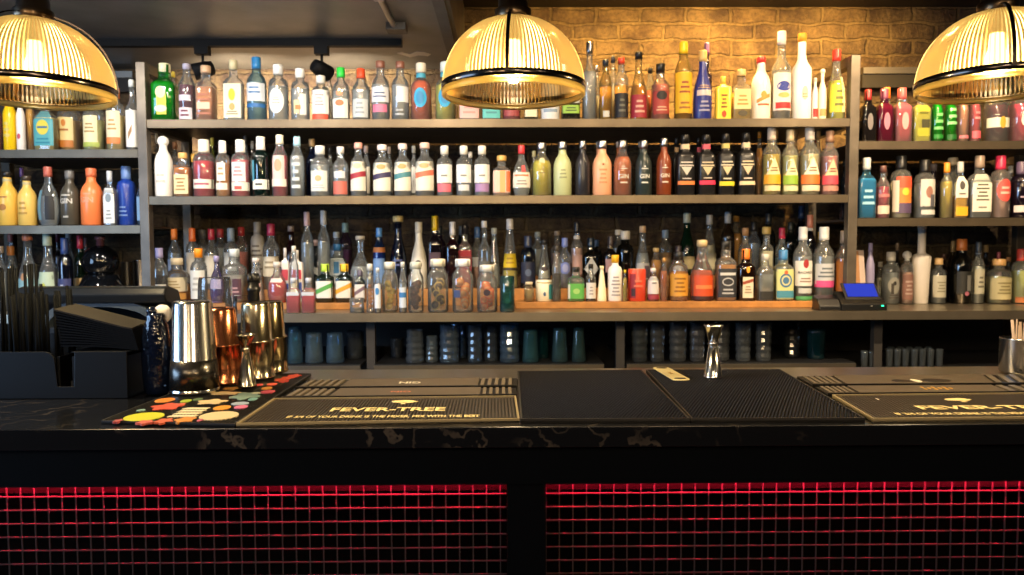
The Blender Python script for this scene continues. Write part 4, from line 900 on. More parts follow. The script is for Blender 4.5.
# ------------------------------------------------------------------ front bar
ZT = 1.10
def marble():
    m, nt, out = new_mat('black_marble'); L = nt.links.new
    tc = N(nt, 'TexCoord'); nz = N(nt, 'TexNoise'); nz.inputs['Scale'].default_value = 7; nz.inputs['Detail'].default_value = 3; L(tc.outputs['Object'], nz.inputs['Vector'])
    w = N(nt, 'TexWave'); w.inputs['Scale'].default_value = 6.5; w.inputs['Distortion'].default_value = 14; w.inputs['Detail'].default_value = 4; w.inputs['Detail Scale'].default_value = 2.2
    mp = N(nt, 'Mapping'); mp.inputs['Rotation'].default_value = (.3, .4, .9); L(tc.outputs['Object'], mp.inputs[0]); L(mp.outputs[0], w.inputs['Vector'])
    r = N(nt, 'ValToRGB'); e = r.color_ramp.elements; e[0].position = .88; e[0].color = (0, 0, 0, 1); e[1].position = .99; e[1].color = (1, 1, 1, 1); L(w.outputs[0], r.inputs[0])
    r2 = N(nt, 'ValToRGB'); r2.color_ramp.elements[0].position = .5; r2.color_ramp.elements[1].position = .66; L(nz.outputs[0], r2.inputs[0])
    mu = N(nt, 'Math', operation='MULTIPLY'); L(r.outputs[0], mu.inputs[0]); L(r2.outputs[0], mu.inputs[1])
    mx = N(nt, 'MixRGB'); mx.inputs[1].default_value = lin('0e0f12'); mx.inputs[2].default_value = lin('423b34'); L(mu.outputs[0], mx.inputs[0])
    p = N(nt, 'BsdfPrincipled'); p.inputs['Roughness'].default_value = .22; L(mx.outputs[0], p.inputs['Base Color']); L(p.outputs[0], out.inputs[0]); return m
YF = on_z(512, 427, ZT).y; YK = on_z(512, 368, ZT).y; YG = on_z(512, 379, ZT).y
BL, BR = -2.0, 2.1
bar = empty('bar_counter', (0, YF, 0)); ps = []
ps.append(MB().box((BL, YF, ZT - .034), (BR, YG, ZT), marble()).build('countertop', bar, bevel=.001))
ps.append(MB().box((BL, YG, ZT - .03), (BR, YK, ZT - .002), prin('steel_ledge', 'b0a898', .28, .95, .25, 5)).build('steel_ledge', bar))
FASC = prin('black_panel', '030508', .6, Specular_IOR_Level=.05); 
yF = YF + .012
zf = at(512, 484.5, yF).z
ps.append(MB().box((BL, yF, zf), (BR, yF + .02, ZT - .034), FASC).build('fascia', bar))
xp0, xp1 = at(507, 520, yF + .03).x, at(545, 520, yF + .03).x
ps.append(MB().box((xp0, yF + .004, .0), (xp1, yF + .08, zf + .01), FASC).build('centre_post', bar))
ym = yF + .04                                       # mesh plane
ps.append(MB().box((BL, ym + .25, 0), (BR, ym + .26, ZT - .034), prin('back_panel', '020202', .9, Specular_IOR_Level=.05)).build('back_panel', bar))
WIRE = prin('mesh_wire', '2c282a', .6, Specular_IOR_Level=.2)
pitch = 13.85 * ym / FPX
zw0 = at(512, 493.5, ym).z
for side, xs, xe in ((0, BL, xp0 - .001), (1, xp1 + .001, BR)):
    m_ = MB()
    x = xp0 - .0115 if side == 0 else xp1 + .002
    while BL < x < BR:
        m_.box((x - .001, ym, .02), (x + .001, ym + .002, zf + .012), WIRE); x += pitch * (-1 if side == 0 else 1)
    z = zw0
    while z > .02:
        m_.box((xs, ym - .002, z - .001), (xe, ym, z + .001), WIRE); z -= pitch
    ps.append(tag(m_.build('mesh_panel', bar), 'welded wire mesh panel lit red'))
ps.append(MB().box((BL, ym + .022, zw0 - .001), (BR, ym + .026, zf + .03), prin('led_channel', '030101', .9, Specular_IOR_Level=.05)).build('led_channel', bar))
ps.append(MB().box((BL, ym - .012, zf + .010), (xp0, ym - .001, zf + .016), emit('ff2444', 560, 'led')).build('led_strip', bar))
ps.append(MB().box((xp1, ym - .012, zf + .010), (BR, ym - .001, zf + .016), emit('ff2444', 560, 'led')).build('led_strip', bar))
for o in ps: rel(o, bar)
tag(bar, 'black marble-topped bar counter with red-lit wire mesh front', 'bar counter')

# ------------------------------------------------------------------ rubber mats lying on the bar top
RUB = prin('black_rubber', '13110f', .45, Specular_IOR_Level=.3); RUBB = prin('brown_rubber', '5a4e40', .45, 0, .15, 40); GOLD = paint('f2d894', .5); GOLDE = paint('94835f', .45)
zt = ZT + .0003
def P2(px, py, z=ZT + .006): v = on_z(px, py, z); return (v.x, v.y)
def lerp(a, b, t): return (a[0] + (b[0] - a[0]) * t, a[1] + (b[1] - a[1]) * t)
def quad_pt(q, u, v): return lerp(lerp(q[0], q[1], u), lerp(q[3], q[2], u), v)   # q: front-left, front-right, back-right, back-left
def inset(q, du, dv): return [quad_pt(q, du, dv), quad_pt(q, 1 - du, dv), quad_pt(q, 1 - du, 1 - dv), quad_pt(q, du, 1 - dv)]
def lay_text(mb, txt, centre, width, depth, z0, z1, mat, turn=0., shear=0.):
    """flat raised letters lying on a mat, read from the drinker's side"""
    vs, fs = text_mesh(txt, 1., shear, .028)
    X0, X1 = min(v.x for v in vs), max(v.x for v in vs); Y0, Y1 = min(v.y for v in vs), max(v.y for v in vs)
    sx, sy = width / (X1 - X0), depth / (Y1 - Y0); ca, sa = math.cos(turn), math.sin(turn); out = []
    for v in vs:
        x, y = (v.x - (X0 + X1) / 2) * sx, (v.y - (Y0 + Y1) / 2) * sy
        out.append((centre[0] + x * ca - y * sa, centre[1] + x * sa + y * ca, z1))
    mb.add(out, fs, mat)
def ribs(mb, q, n, h, mat, frac=.5):
    for i in range(n):
        a, b = (i + .5 - frac / 2) / n, (i + .5 + frac / 2) / n
        mb.prism([quad_pt(q, a, 0), quad_pt(q, b, 0), quad_pt(q, b, 1), quad_pt(q, a, 1)], zt, zt + h, mat)
def studs(mb, q, nu, nv, h, mat):
    for j in range(nv):
        for i in range(nu):
            c = quad_pt(q, (i + (.25 if j % 2 else .75)) / nu, (j + .5) / nv); r = .0024
            vs = [(c[0] + r * math.cos(t), c[1] + r * math.sin(t), zt + .003) for t in (0, PI / 2, PI, -PI / 2)] + [(c[0] + r * .7 * math.cos(t), c[1] + r * .7 * math.sin(t), zt + h) for t in (0, PI / 2, PI, -PI / 2)]
            mb.add(vs, [(0, 1, 5, 4), (1, 2, 6, 5), (2, 3, 7, 6), (3, 0, 4, 7), (4, 5, 6, 7)], mat)
def frame(mb, q, t, h, mat):
    qi = inset(q, t / abs(q[1][0] - q[0][0]), t / abs(q[3][1] - q[0][1]))
    for i in range(4):
        j = (i + 1) % 4; mb.prism([q[i], q[j], qi[j], qi[i]], zt, zt + h, mat)
def leaf_mark(mb, c, w, d, z, mat):
    """a spreading tree-like crest: crown and short stem"""
    T = 20; crown = [(c[0] + w / 2 * math.cos(2 * PI * i / T) * (1 + .12 * math.cos(7 * 2 * PI * i / T)), c[1] + d * .2 + d * .38 * math.sin(2 * PI * i / T) * (1 + .1 * math.cos(5 * 2 * PI * i / T))) for i in range(T)]
    mb.prism(crown, z - .001, z, mat); mb.prism([(c[0] - w * .1, c[1] - d * .5), (c[0] + w * .1, c[1] - d * .5), (c[0] + w * .04, c[1]), (c[0] - w * .04, c[1])], z - .001, z, mat)

# cocktail-brand drip mat, near the metal tins
def drip_mat(q, qs, lab, text_px, second_px, crest_px, mat_face, slot_mat, strips, group):
    r = empty('drip_mat', (0, 0, 0))
    m_ = MB(); m_.prism(q, zt, zt + .003, RUB); ribs(m_, inset(q, .012, .05), 76, .006, mat_face, .5); m_.build('ribbed_panel', r)  # ribs paler than the base: light on their tops coloured in
    f_ = MB(); frame(f_, q, .0035, .0068, GOLDE); f_.build('gold_rim', r)
    t_ = MB(); z1 = zt + .0072
    a, b = on_z(*text_px[0], z1), on_z(*text_px[1], z1); lay_text(t_, 'FEVER-TREE', ((a.x + b.x) / 2, a.y), b.x - a.x, .03, z1 - .001, z1, GOLD, 0, 0); t_.build('title_lettering', r); t_ = MB()
    a, b = on_z(*second_px[0], z1), on_z(*second_px[1], z1); lay_text(t_, 'IF 3/4 OF YOUR DRINK IS THE MIXER, MIX WITH THE BEST', ((a.x + b.x) / 2, a.y), b.x - a.x, .019, z1 - .001, z1, GOLD, 0, 0); t_.build('slogan_lettering', r); t_ = MB()
    c = on_z(*crest_px, z1); leaf_mark(t_, (c.x, c.y), .046, .03, z1, GOLD); t_.build('crest', r)
    for k, (qq, slots) in enumerate(strips):
        s_ = MB(); s_.prism(qq, zt, zt + .003, RUB)
        u0, u1 = slots
        s_.prism([quad_pt(qq, u0, .06), quad_pt(qq, u1, .06), quad_pt(qq, u1, .94), quad_pt(qq, u0, .94)], zt, zt + .0062, RUBB)
        for (ua, ub) in ((.012, u0 - .008), (u1 + .008, .988)):
            n = 5
            for i in range(n):
                a_, b_ = ua + (ub - ua) * (i + .12) / n, ua + (ub - ua) * (i + .62) / n
                s_.prism([quad_pt(qq, a_, .1), quad_pt(qq, b_, .1), quad_pt(qq, b_, .9), quad_pt(qq, a_, .9)], zt, zt + .0062, slot_mat)
        s_.prism([quad_pt(qq, 0, 0), quad_pt(qq, 1, 0), quad_pt(qq, 1, .05), quad_pt(qq, 0, .05)], zt, zt + .0064, RUB)
        s_.build('slotted_strip', r)
    tag(r, lab, 'bar mat', group); return r
q = [P2(236, 424), P2(519.5, 419), P2(516, 396), P2(274, 398.5)]
sA = [P2(281, 397), P2(517, 394.5), P2(516, 386.5), P2(297, 388)]; sB = [P2(295, 387.3), P2(517, 385.6), P2(517, 377), P2(310, 379)]
dm = drip_mat(q, None, 'ribbed drip mat with gold lettering, between the sticker-covered mat and the plain studded mats', ((331, 409.5), (446, 407.5)), ((287, 417), (480, 413.5)), (404, 402), prin('lit_rib_rubber', '3a3128', .45), prin('slot_rubber', '6a5e4e', .45), [(sA, (.2, .84)), (sB, (.2, .82))], 'drip mats')
m_ = MB(); z1 = zt + .0068
a = on_z(410, 382.5, z1); lay_text(m_, 'GIN', (a.x, a.y), .045, .022, 0, z1, paint('e8dcc8'), PI)
a = on_z(401, 391.5, z1); lay_text(m_, 'GIN', (a.x, a.y), .04, .014, 0, z1, paint('c87858'), PI)
m_.build('strip_lettering', dm)
q2 = [P2(873, 419), P2(1160, 416), P2(1110, 392), P2(832, 395)]
sC = [P2(828, 393.5), P2(1078, 391), P2(1058, 384), P2(815, 385.5)]; sD = [P2(813, 384.5), P2(1058, 383), P2(1044, 373.5), P2(797, 375)]
dm2 = drip_mat(q2, None, 'ribbed drip mat with gold lettering, in front of the straw tin', ((918, 407.5), (1060, 406)), ((896, 414), (1110, 411.5)), (960, 400), prin('lit_rib_rubber', '3a3128', .45), prin('slot_rubber', '6a5e4e', .45), [(sC, (.13, .72)), (sD, (.14, .74))], 'drip mats')
m_ = MB()
def blob(cx, cy, wpx, hpx, mat, k=1):
    T = 18; c = on_z(cx, cy, z1); e = on_z(cx + wpx / 2, cy, z1); f = on_z(cx, cy - hpx / 2, z1); w = e.x - c.x; h = f.y - c.y
    m_.prism([(c.x + w * math.cos(2 * PI * i / T), c.y + h * math.sin(2 * PI * i / T) * (1 + .15 * math.cos(3 * 2 * PI * i / T))) for i in range(T)], zt + .006, z1, mat)
blob(902, 380.6, 20, 2.6, paint('201812')); blob(936, 380.2, 28, 3.4, paint('201812')); m_.build('emblem', dm2); m_ = MB(); blob(916.5, 380.5, 8, 3, paint('e8dcc0'))
m_.build('pale_emblem', dm2); m_ = MB()
for i in range(9): blob(922 + i * 3.6, 388 + (i * 5 % 3 - 1) * .9, 2.4, 1.2, paint('d8a040'))
m_.build('strip_print', dm2); m_ = MB(); blob(877.5, 398.8, 1.6, 1.4, paint('e8d8c0')); m_.build('pale_mark', dm2)
# two plain studded mats
for qq, lab, nu in (([P2(520.5, 420), P2(690, 419.5), P2(641.5, 370.5), P2(517.5, 372)], 'plain black studded rubber mat beside the lettered drip mat', 46), ([P2(691.5, 419.5), P2(865, 419), P2(780, 370), P2(646, 370.5)], 'plain black studded rubber mat under the steel jigger and bottle opener', 48)):
    r = empty('bar_mat'); m_ = MB(); m_.prism(qq, zt, zt + .004, RUB); m_.build('mat_base', r)
    m_ = MB(); studs(m_, inset(qq, .012, .012), nu, 62, .0085, prin('stud_rubber', '1c1814', .5, Specular_IOR_Level=.3)); m_.build('studs', r)
    m_ = MB(); frame(m_, qq, .003, .008, prin('rim_rubber', '24211e', .45)); m_.build('raised_rim', r)
    tag(r, lab, 'bar mat')
# sticker-covered mat under the metal tins: raised generic colour patches
q = [P2(101, 420.5), P2(234.5, 424), P2(311, 373.5), P2(222, 373)]
r = empty('sticker_mat'); m_ = MB(); m_.prism(q, zt, zt + .003, RUB); ribs(m_, inset(q, .02, .01), 40, .0055, RUB, .45); m_.build('ribbed_base', r)
f_ = MB(); frame(f_, q, .003, .006, prin('rim_rubber', '24211e', .45)); f_.build('raised_rim', r)
m_ = MB(); z1 = zt + .0062
def pat(px, py, wp, hp, hexc, kind=0, rot=0):
    T = 22; c = on_z(px, py, z1); e = on_z(px + wp / 2, py, z1); f = on_z(px, py - hp / 2, z1); w = e.x - c.x; h = f.y - c.y; pts = []
    for i in range(T):
        t = 2 * PI * i / T; k = 1 + (.0 if kind == 0 else .22 * math.cos(5 * t + px) if kind == 1 else .3 * math.cos(4 * t + py))
        pts.append((c.x + w * k * math.cos(t), c.y + h * k * math.sin(t)))
    m_.prism(pts, zt + .003, z1 + (len(m_.f) % 7) * .00005, paper(hexc))
for a in [(144, 416.5, 37, 8.5, 'e0e020', 0), (219, 415.5, 37, 8.5, 'f4dca8', 0), (167, 406.5, 27, 6, 'e85838', 1), (165, 400, 18, 4.5, 'f09030', 0), (185, 419.5, 18, 5, 'f09838', 1), (164, 420.5, 15, 4.5, 'e86840', 1), (145, 421.8, 14, 3.6, 'e06858', 1),
          (222, 407.5, 16, 4.6, 'f0a030', 0), (212, 401.5, 26, 4.5, 'f0d098', 1), (186, 400.8, 10, 2.8, 'b8c838', 0), (198, 399.2, 9, 2.4, '607850', 0), (241, 406.8, 13, 3.4, 'e878a0', 0), (240, 403.3, 17, 3.4, 'a8b8c8', 0), (253, 399, 9, 2.6, '78a8a0', 0), (246, 395.5, 26, 7, '7c9888', 1),
          (268, 391.5, 14, 3, 'e85868', 0), (267, 388, 10, 2.6, 'f0a040', 0), (259, 384.6, 8, 2, 'd84848', 0), (272, 384, 10, 2.2, 'e86048', 0), (284, 381, 9, 2.2, 'd84840', 1), (118, 420.5, 7, 2.6, 'c85858', 1), (141, 410, 8, 2, '90b8a8', 0), (200, 420, 5, 2.4, 'd86880', 0), (224, 393, 30, 2.6, 'e8c890', 1), (232, 388, 16, 2.2, 'f0b850', 1), (178, 404.5, 14, 2.6, 'e87850', 2), (256, 393, 8, 1.8, 'd8d0a8', 0)]: pat(*a)
for i, (y, x0, x1) in enumerate([(415.8, 168, 194), (413.2, 174, 198), (410.6, 178, 202), (408.2, 183, 206)]):
    a, b = on_z(x0, y, z1), on_z(x1, y, z1); h = .006; m_.prism([(a.x, a.y - h), (b.x, b.y - h), (b.x + .006, b.y + h), (a.x + .006, a.y + h)], zt + .003, z1, paint('f0dcb0', .5))
for i, (x, y) in enumerate([(288, 377.5), (294, 375.5), (281, 379.5)]): pat(x, y, 12, 2.6, 'f05838', 1)
m_.build('colour_patches', r); tag(r, 'black bar mat covered with bright sticker-like patches under the metal tins', 'bar mat')
# ------------------------------------------------------------------ pendant lamps
def shade_glass(name='prismatic_glass', tint='fff0c0', glow='ffe49a'):
    m, nt, out = new_mat(name); L = nt.links.new
    tr = N(nt, 'BsdfTransparent'); tr.inputs[0].default_value = lin(tint)
    tl = N(nt, 'BsdfTranslucent'); tl.inputs[0].default_value = lin(glow)
    rf = N(nt, 'BsdfRefraction'); rf.inputs['IOR'].default_value = 1.45; rf.inputs['Roughness'].default_value = .42; rf.inputs[0].default_value = lin(tint)
    gl = N(nt, 'BsdfGlossy'); gl.inputs['Roughness'].default_value = .12
    m0 = N(nt, 'MixShader'); m0.inputs[0].default_value = .05; L(rf.outputs[0], m0.inputs[1]); L(tl.outputs[0], m0.inputs[2])
    m1 = N(nt, 'MixShader'); m1.inputs[0].default_value = .84; L(tr.outputs[0], m1.inputs[1]); L(m0.outputs[0], m1.inputs[2])
    fr = N(nt, 'Fresnel'); fr.inputs['IOR'].default_value = 1.5
    m2 = N(nt, 'MixShader'); hf = N(nt, 'Math', operation='MULTIPLY'); hf.inputs[1].default_value = .5; L(fr.outputs[0], hf.inputs[0]); L(hf.outputs[0], m2.inputs[0]); L(m1.outputs[0], m2.inputs[1]); L(gl.outputs[0], m2.inputs[2]); L(m2.outputs[0], out.inputs[0]); return m
SHADE = shade_glass(); SHADE2 = shade_glass('rib_shading_glass', 'e6c080', 'ffdf98'); BRASS = metal('5a4a38', .3); BAND = metal('4a4440', .18)  # SHADE2: amber on alternate rib faces paints in refraction's dark lines
BULB = emit('ffe2a4', 36, 'bulb')
def make_lamp():
    r = empty('pendant_lamp'); R = .1352; h = .137
    NR = 110; seg = NR * 2; mb = MB(); vs = []; fs = []; rings = 16
    for i in range(rings + 1):
        t = i / rings * (PI / 2) * .93; rr = R * math.cos(t) ** .92; z = h * math.sin(t)
        for k in range(seg):
            q = rr + (.0026 if k % 2 else -.001) * min(1, rr / R + .15); a = 2 * PI * k / seg; vs.append((q * math.cos(a), q * math.sin(a), z))
    for i in range(rings):
        for k in range(seg): fs.append((i * seg + k, i * seg + (k + 1) % seg, (i + 1) * seg + (k + 1) % seg, (i + 1) * seg + k))
    mb.add(vs, [f for i, f in enumerate(fs) if i % 2], SHADE, False); mb.add(vs, [f for i, f in enumerate(fs) if i % 2 == 0], SHADE2, False); mb.build('glass_shade', r)
    MB().lathe([(R + .0035, -.002), (R + .0045, -.001), (R + .0045, .0095), (R + .0035, .0105), (R + .0035, -.002)], BAND, 64, caps=False).build('rim_band', r)
    MB().lathe([(R - .004, -.0115), (R - .001, -.014), (R + .003, -.0115), (R + .0032, -.002), (R - .004, -.003), (R - .004, -.0115)], SHADE, 64, caps=False).build('glass_lip', r)
    s_ = MB()
    for a in (-PI / 2 - .09, -PI / 2 - .09 + 2 * PI / 3, -PI / 2 - .09 + 4 * PI / 3):
        pts = []
        for i in range(15):
            t = i / 14 * (PI / 2) * .9; rr = (R + .0045) * math.cos(t) ** .92; pts.append((rr * math.cos(a), rr * math.sin(a), (h + .004) * math.sin(t) + .003))
        n = Vector((-math.sin(a), math.cos(a), 0)); w = .0032
        v2 = []; f2 = []
        for i, p in enumerate(pts):
            p = Vector(p); o_ = Vector((math.cos(a), math.sin(a), .4)) * .003
            v2 += [p - n * w, p + n * w, p + n * w + o_, p - n * w + o_]
        for i in range(14):
            for k in range(4): f2.append((i * 4 + k, i * 4 + (k + 1) % 4, (i + 1) * 4 + (k + 1) % 4, (i + 1) * 4 + k))
        s_.add(v2, f2, BAND)
    s_.build('metal_strap', r)
    MB().lathe([(.026, h - .012), (.034, h - .006), (.035, h + .014), (.029, h + .018), (.027, h + .05), (.02, h + .058), (.012, h + .075), (.006, h + .085)], BRASS, 28).build('lamp_cap', r)
    MB().lathe([(0, .094), (.017, .094), (.017, h + .01)], BRASS, 20).build('bulb_holder', r)
    MB().lathe([(0, .012), (.008, .014), (.017, .022), (.0205, .034), (.019, .05), (.014, .068), (.0125, .095)], BULB, 20).build('light_bulb', r)
    return r
lamp0 = make_lamp()
LAMPS = []
def put_lamp(o, edge_px, side, py, Y, lab, ceil):
    e = at(edge_px, py, Y); x = e.x + side * .1352; z = e.z
    o.location = (x, Y, z); tag(o, lab, 'pendant lamp', 'ribbed glass pendant lamps over the bar')
    MB().tube([(0, 0, .225), (0, 0, ceil - z - .02)], .0045, paint('161412')).build('cord', o)
    MB().lathe([(.045, ceil - z - .03), (.05, ceil - z - .004), (.05, ceil - z)], BRASS, 24).build('ceiling_rose', o)
    LAMPS.append((x, Y, z))
YL = 1.46
l2, l3 = copy_tree(lamp0), copy_tree(lamp0)
c = at(512, 92, YL)
put_lamp(lamp0, 443.5, 1, 90, YL, 'ribbed glass dome pendant hanging before the middle of the top bottle shelf', ZH)
l2.rotation_euler.z = -.14; l3.rotation_euler.z = -.3
put_lamp(l2, 107, -1, 91, YL, 'ribbed glass dome pendant hanging above the black till and napkins', ZC)
put_lamp(l3, 925, 1, 84, YL - .03, 'ribbed glass dome pendant hanging above the straw tin', ZH)

# ------------------------------------------------------------------ metal tins
def spin(name, px, top, bot, wt, wb, mat, lab, cat, group=None, rim=True, nest=None, solid=True, zb=None, extra=0):
    """tapered bar tin: pixel centre, top and bottom rows, widths at top and bottom"""
    zb = zb or ZT + .0068; p = on_z(px, bot, zb); Y = p.y; k = lambda w: (at(px + w / 2, 300, Y).x - at(px - w / 2, 300, Y).x) / 2
    H = at(px, top, Y).z - zb; rt, rb = k(wt), k(wb)
    yc = Y + rb; p2 = at(px, bot, yc)
    r = empty(name, (p2.x, yc, zb))
    pr = [(rb - .002, 0), (rb, .002), (rb, .006), (rb - .0015, .008)]
    if nest: zn = H * nest; rn = rb + (rt - rb) * nest; pr += [(rn + .001, zn - .004), (rn + .003, zn - .003), (rn + .003, zn + .001), (rn - .002, zn + .002)]
    pr += [(rt, H - .006), (rt - .003, H - .001), (rt - .006, H), (rt * .8, H - .0015), (0, H - .0015)]
    MB().lathe(pr, mat, 40).build('tin_body', r)
    if extra: MB().lathe([(rb + .0006, .009), (rb + (rt - rb) * extra + .0006, H * extra)], prin('reflection_band', '5c5852', .26, .9, .6, 60), 40).build('mat_reflection', r)  # mottled band imitating the mat's reflection in the tin's lower part
    tag(r, lab, cat, group); return r
TIN = metal('d8d6d2', .16); COPPER = metal('d88a5e', .2); BRZ = metal('b08848', .22)
spin('cocktail_tin', 195, 302, 396, 39, 49, TIN, 'upturned silver cocktail tin with painted-in mat reflection low down, nearest the navy ornament', 'cocktail tin', extra=.36)
spin('cocktail_tin', 223, 309, 386.5, 29, 41, COPPER, 'upturned copper cocktail tins nested together behind the silver one', 'cocktail tin', nest=.52)
spin('cocktail_tin', 257.5, 303, 381, 29, 36, metal('d4c6a4', .18), 'upturned steel cocktail tin with warm lamplight in its colour, behind the small jigger', 'cocktail tin', nest=.5)  # steel tins; the gold of reflected warm lamps is put into their colour
spin('cocktail_tin', 271.5, 302, 374.5, 26, 34, metal('c8b48a', .16), 'hindmost upturned steel cocktail tin with warm lamplight in its colour, beside the drip mat corner', 'cocktail tin', nest=.5)
def jigger(px, top, bot, waist, wt, ww, wb, lab, mat):
    zb = ZT + .0092; p = on_z(px, bot, zb); Y = p.y; k = lambda w: (at(px + w / 2, 350, Y).x - at(px - w / 2, 350, Y).x) / 2
    H = at(px, top, Y).z - zb; zw = at(px, waist, Y).z - zb; rt, rw, rb = k(wt), k(ww), k(wb)
    r = empty('jigger', (p.x, Y + rb, zb))
    MB().lathe([(rb * .9, .006), (rb * 1.02, 0), (rb * 1.06, .0015), (rb * 1.02, .004), (rb * .96, .006), (rw, zw - .003)], mat, 36).build('lower_cup', r)
    MB().lathe([(rw, zw - .003), (rw * 1.12, zw - .002), (rw * 1.12, zw + .003), (rw, zw + .004)], mat, 36).build('waist_band', r)
    MB().lathe([(rw, zw + .003), (rt * .97, H - .004), (rt * 1.04, H - .003), (rt * 1.04, H), (rt * .98, H), (rt * .92, H - .004), (rw * .8, zw + .012), (0, zw + .01)], mat, 36).build('upper_cup', r)
    tag(r, lab, 'jigger'); return r
jigger(715.5, 326, 379, 345, 18.5, 9, 18.5, 'tall steel jigger standing alone on the studded mat', TIN)
jigger(243.5, 335, 388, 351, 18.5, 7, 19, 'steel jigger with flared cup in front of the warm-lit steel tins', metal('d0c8b4', .18))
# clear mixing glasses behind the tins
CLEARG = glass('ffffff', .03)
def mixing(px, top, wt, wb, bot, lab, tint, pat=0):
    zb = ZT + .0068; p = on_z(px, bot, zb); Y = p.y; k = lambda w: (at(px + w / 2, 300, Y).x - at(px - w / 2, 300, Y).x) / 2
    H = at(px, top, Y).z - zb; rt, rb = k(wt), k(wb); pr = [(rb, 0), (rb + .001, .004)]
    for i in range(1, 11): pr.append((rb + (rt - rb) * i / 10 + (.0018 * (i % 2) if pat else .0006 * (i % 2)), .004 + (H - .01) * i / 10))
    pr += [(rt * .96, H), (0, H)]
    inner = [(rb * .93, .002), (rt * .92, H - .014), (0, H - .016)]
    o = MB().lathe(pr, CLEARG, 26 if not pat else 14, smooth=False).build('mixing_glass', loc=(p.x, Y + rb, zb)); tag(o, lab, 'glass'); return o
mixing(209, 278, 31, 41, 377, 'large upturned clear mixing glass behind the silver and copper tins', 'ffffff')
mixing(240, 296, 16, 19, 371, 'slim cut-glass tumbler behind the copper tins and jigger', 'b8aca4', 1)
# black-topped pourer bottle behind the warm-lit steel tins
zb = ZT + .0003; p = on_z(251, 375.5, zb); r = empty('pourer_bottle', (p.x, p.y + .03, zb)); Yp = p.y + .03
H = at(251, 273, Yp).z - zb; hb = at(251, 304, Yp).z - zb
MB().lathe([(.014, 0), (.016, .003), (.016, hb * .6), (.011, hb * .8), (.0105, hb)], metal('8a7a5c', .25), 24).build('metal_body', r)
k = MB(); BP = prin('black_pourer', '0e0e10', .35)
k.lathe([(.0115, hb - .004), (.0135, hb), (.013, hb + .028), (.0155, hb + .030), (.0155, hb + .038), (.0135, hb + .040), (.012, H - .02)], BP, 18)
for a, s in ((-.007, -.004), (.002, 0), (.008, .004)): k.lathe([(.0055, H - .024), (.006, H - .012), (.004, H - .002), (0, H)], BP, 12, c=(a, s, 0))
k.build('pouring_head', r); tag(r, 'slim bar bottle with lumpy black pouring head rising behind the warm-lit steel tins', 'bottle')
# bottle opener: rounded steel blade with two slots
def opener():
    z = ZT + .0092; a, b = on_z(661, 368.5, z), on_z(681, 380, z); c = (a + b) / 2; d = (b - a); L_ = d.length / 2; ang = math.atan2(d.y, d.x); w = .019
    r = empty('bottle_opener', (c.x, c.y, z), ang)
    T = 10; poly = [(L_ + w * .55 * math.cos(t), w * math.sin(t)) for t in [-PI / 2 + PI * i / T for i in range(T + 1)]] + [(-L_ + w * .55 * math.cos(t), w * math.sin(t)) for t in [PI / 2 + PI * i / T for i in range(T + 1)]]
    MB().prism(poly, 0, .0022, prin('pale_gold_blade', 'f0dca0', .3, .35)).build('steel_plate', r, bevel=.0006)
    s_ = MB()
    for sx in (-1, 1):
        s_.prism([(sx * L_ * .92 + .008 * math.cos(t), .0125 * math.sin(t)) for t in [2 * PI * i / 16 for i in range(13)]], .0021, .0030, paint('2a2014'))
    s_.build('opener_slot', r)
    m_ = MB()
    for i, (dx, h_) in enumerate(((-.012, .005), (-.006, .003), (0, .0045), (.006, .003), (.012, .0045))): m_.box((dx - .0018, -h_, .0021), (dx + .0018, h_, .0026), paint('a88850'))
    m_.build('worn_engraving', r)
    tag(r, 'flat pale gold bottle opener blade lying on the studded mat', 'bottle opener')
opener()

# ------------------------------------------------------------------ straw tin
zb = ZT + .003; p = on_z(1017, 375, zb); Rr = (at(1035, 350, p.y).x - at(1000, 350, p.y).x) / 2; yc = p.y + Rr; xc = at(1018.5, 375, yc).x; Hh = at(1010, 340, p.y).z - zb
r = empty('straw_tin', (xc, yc, zb))
MB().lathe([(Rr * .97, 0), (Rr, .003), (Rr, Hh - .002), (Rr * 1.01, Hh), (Rr * .95, Hh), (Rr * .94, .006), (0, .005)], metal('b8b4b0', .22), 36).build('tin_body', r)
tag(r, 'open steel tin at the bar end holding pale stirrers', 'tin')
for i, (dx, dy, lx, ly, l) in enumerate([(-.012, -.01, .012, .0, .024), (-.004, -.014, .02, .0, .03), (.004, -.012, .022, .01, .034), (-.008, .002, .03, .01, .036), (.008, .0, .026, .0, .03), (.0, .008, .034, .01, .034)]):
    s_ = empty('wooden_stirrer', (xc + dx, yc + dy, zb + .006))
    M_ = Euler((ly * 4, lx * 4, .4 * i)).to_matrix().to_4x4()
    MB().box((-.0032, -.0009, 0), (.0032, .0009, Hh + l), prin('pale_wood', 'd8b898', .6, 0, .2, 60), M_).build('stick', s_)
    tag(s_, 'pale wooden stirrer standing in the steel tin at the bar end', 'stirrer', 'stirrers in the straw tin')

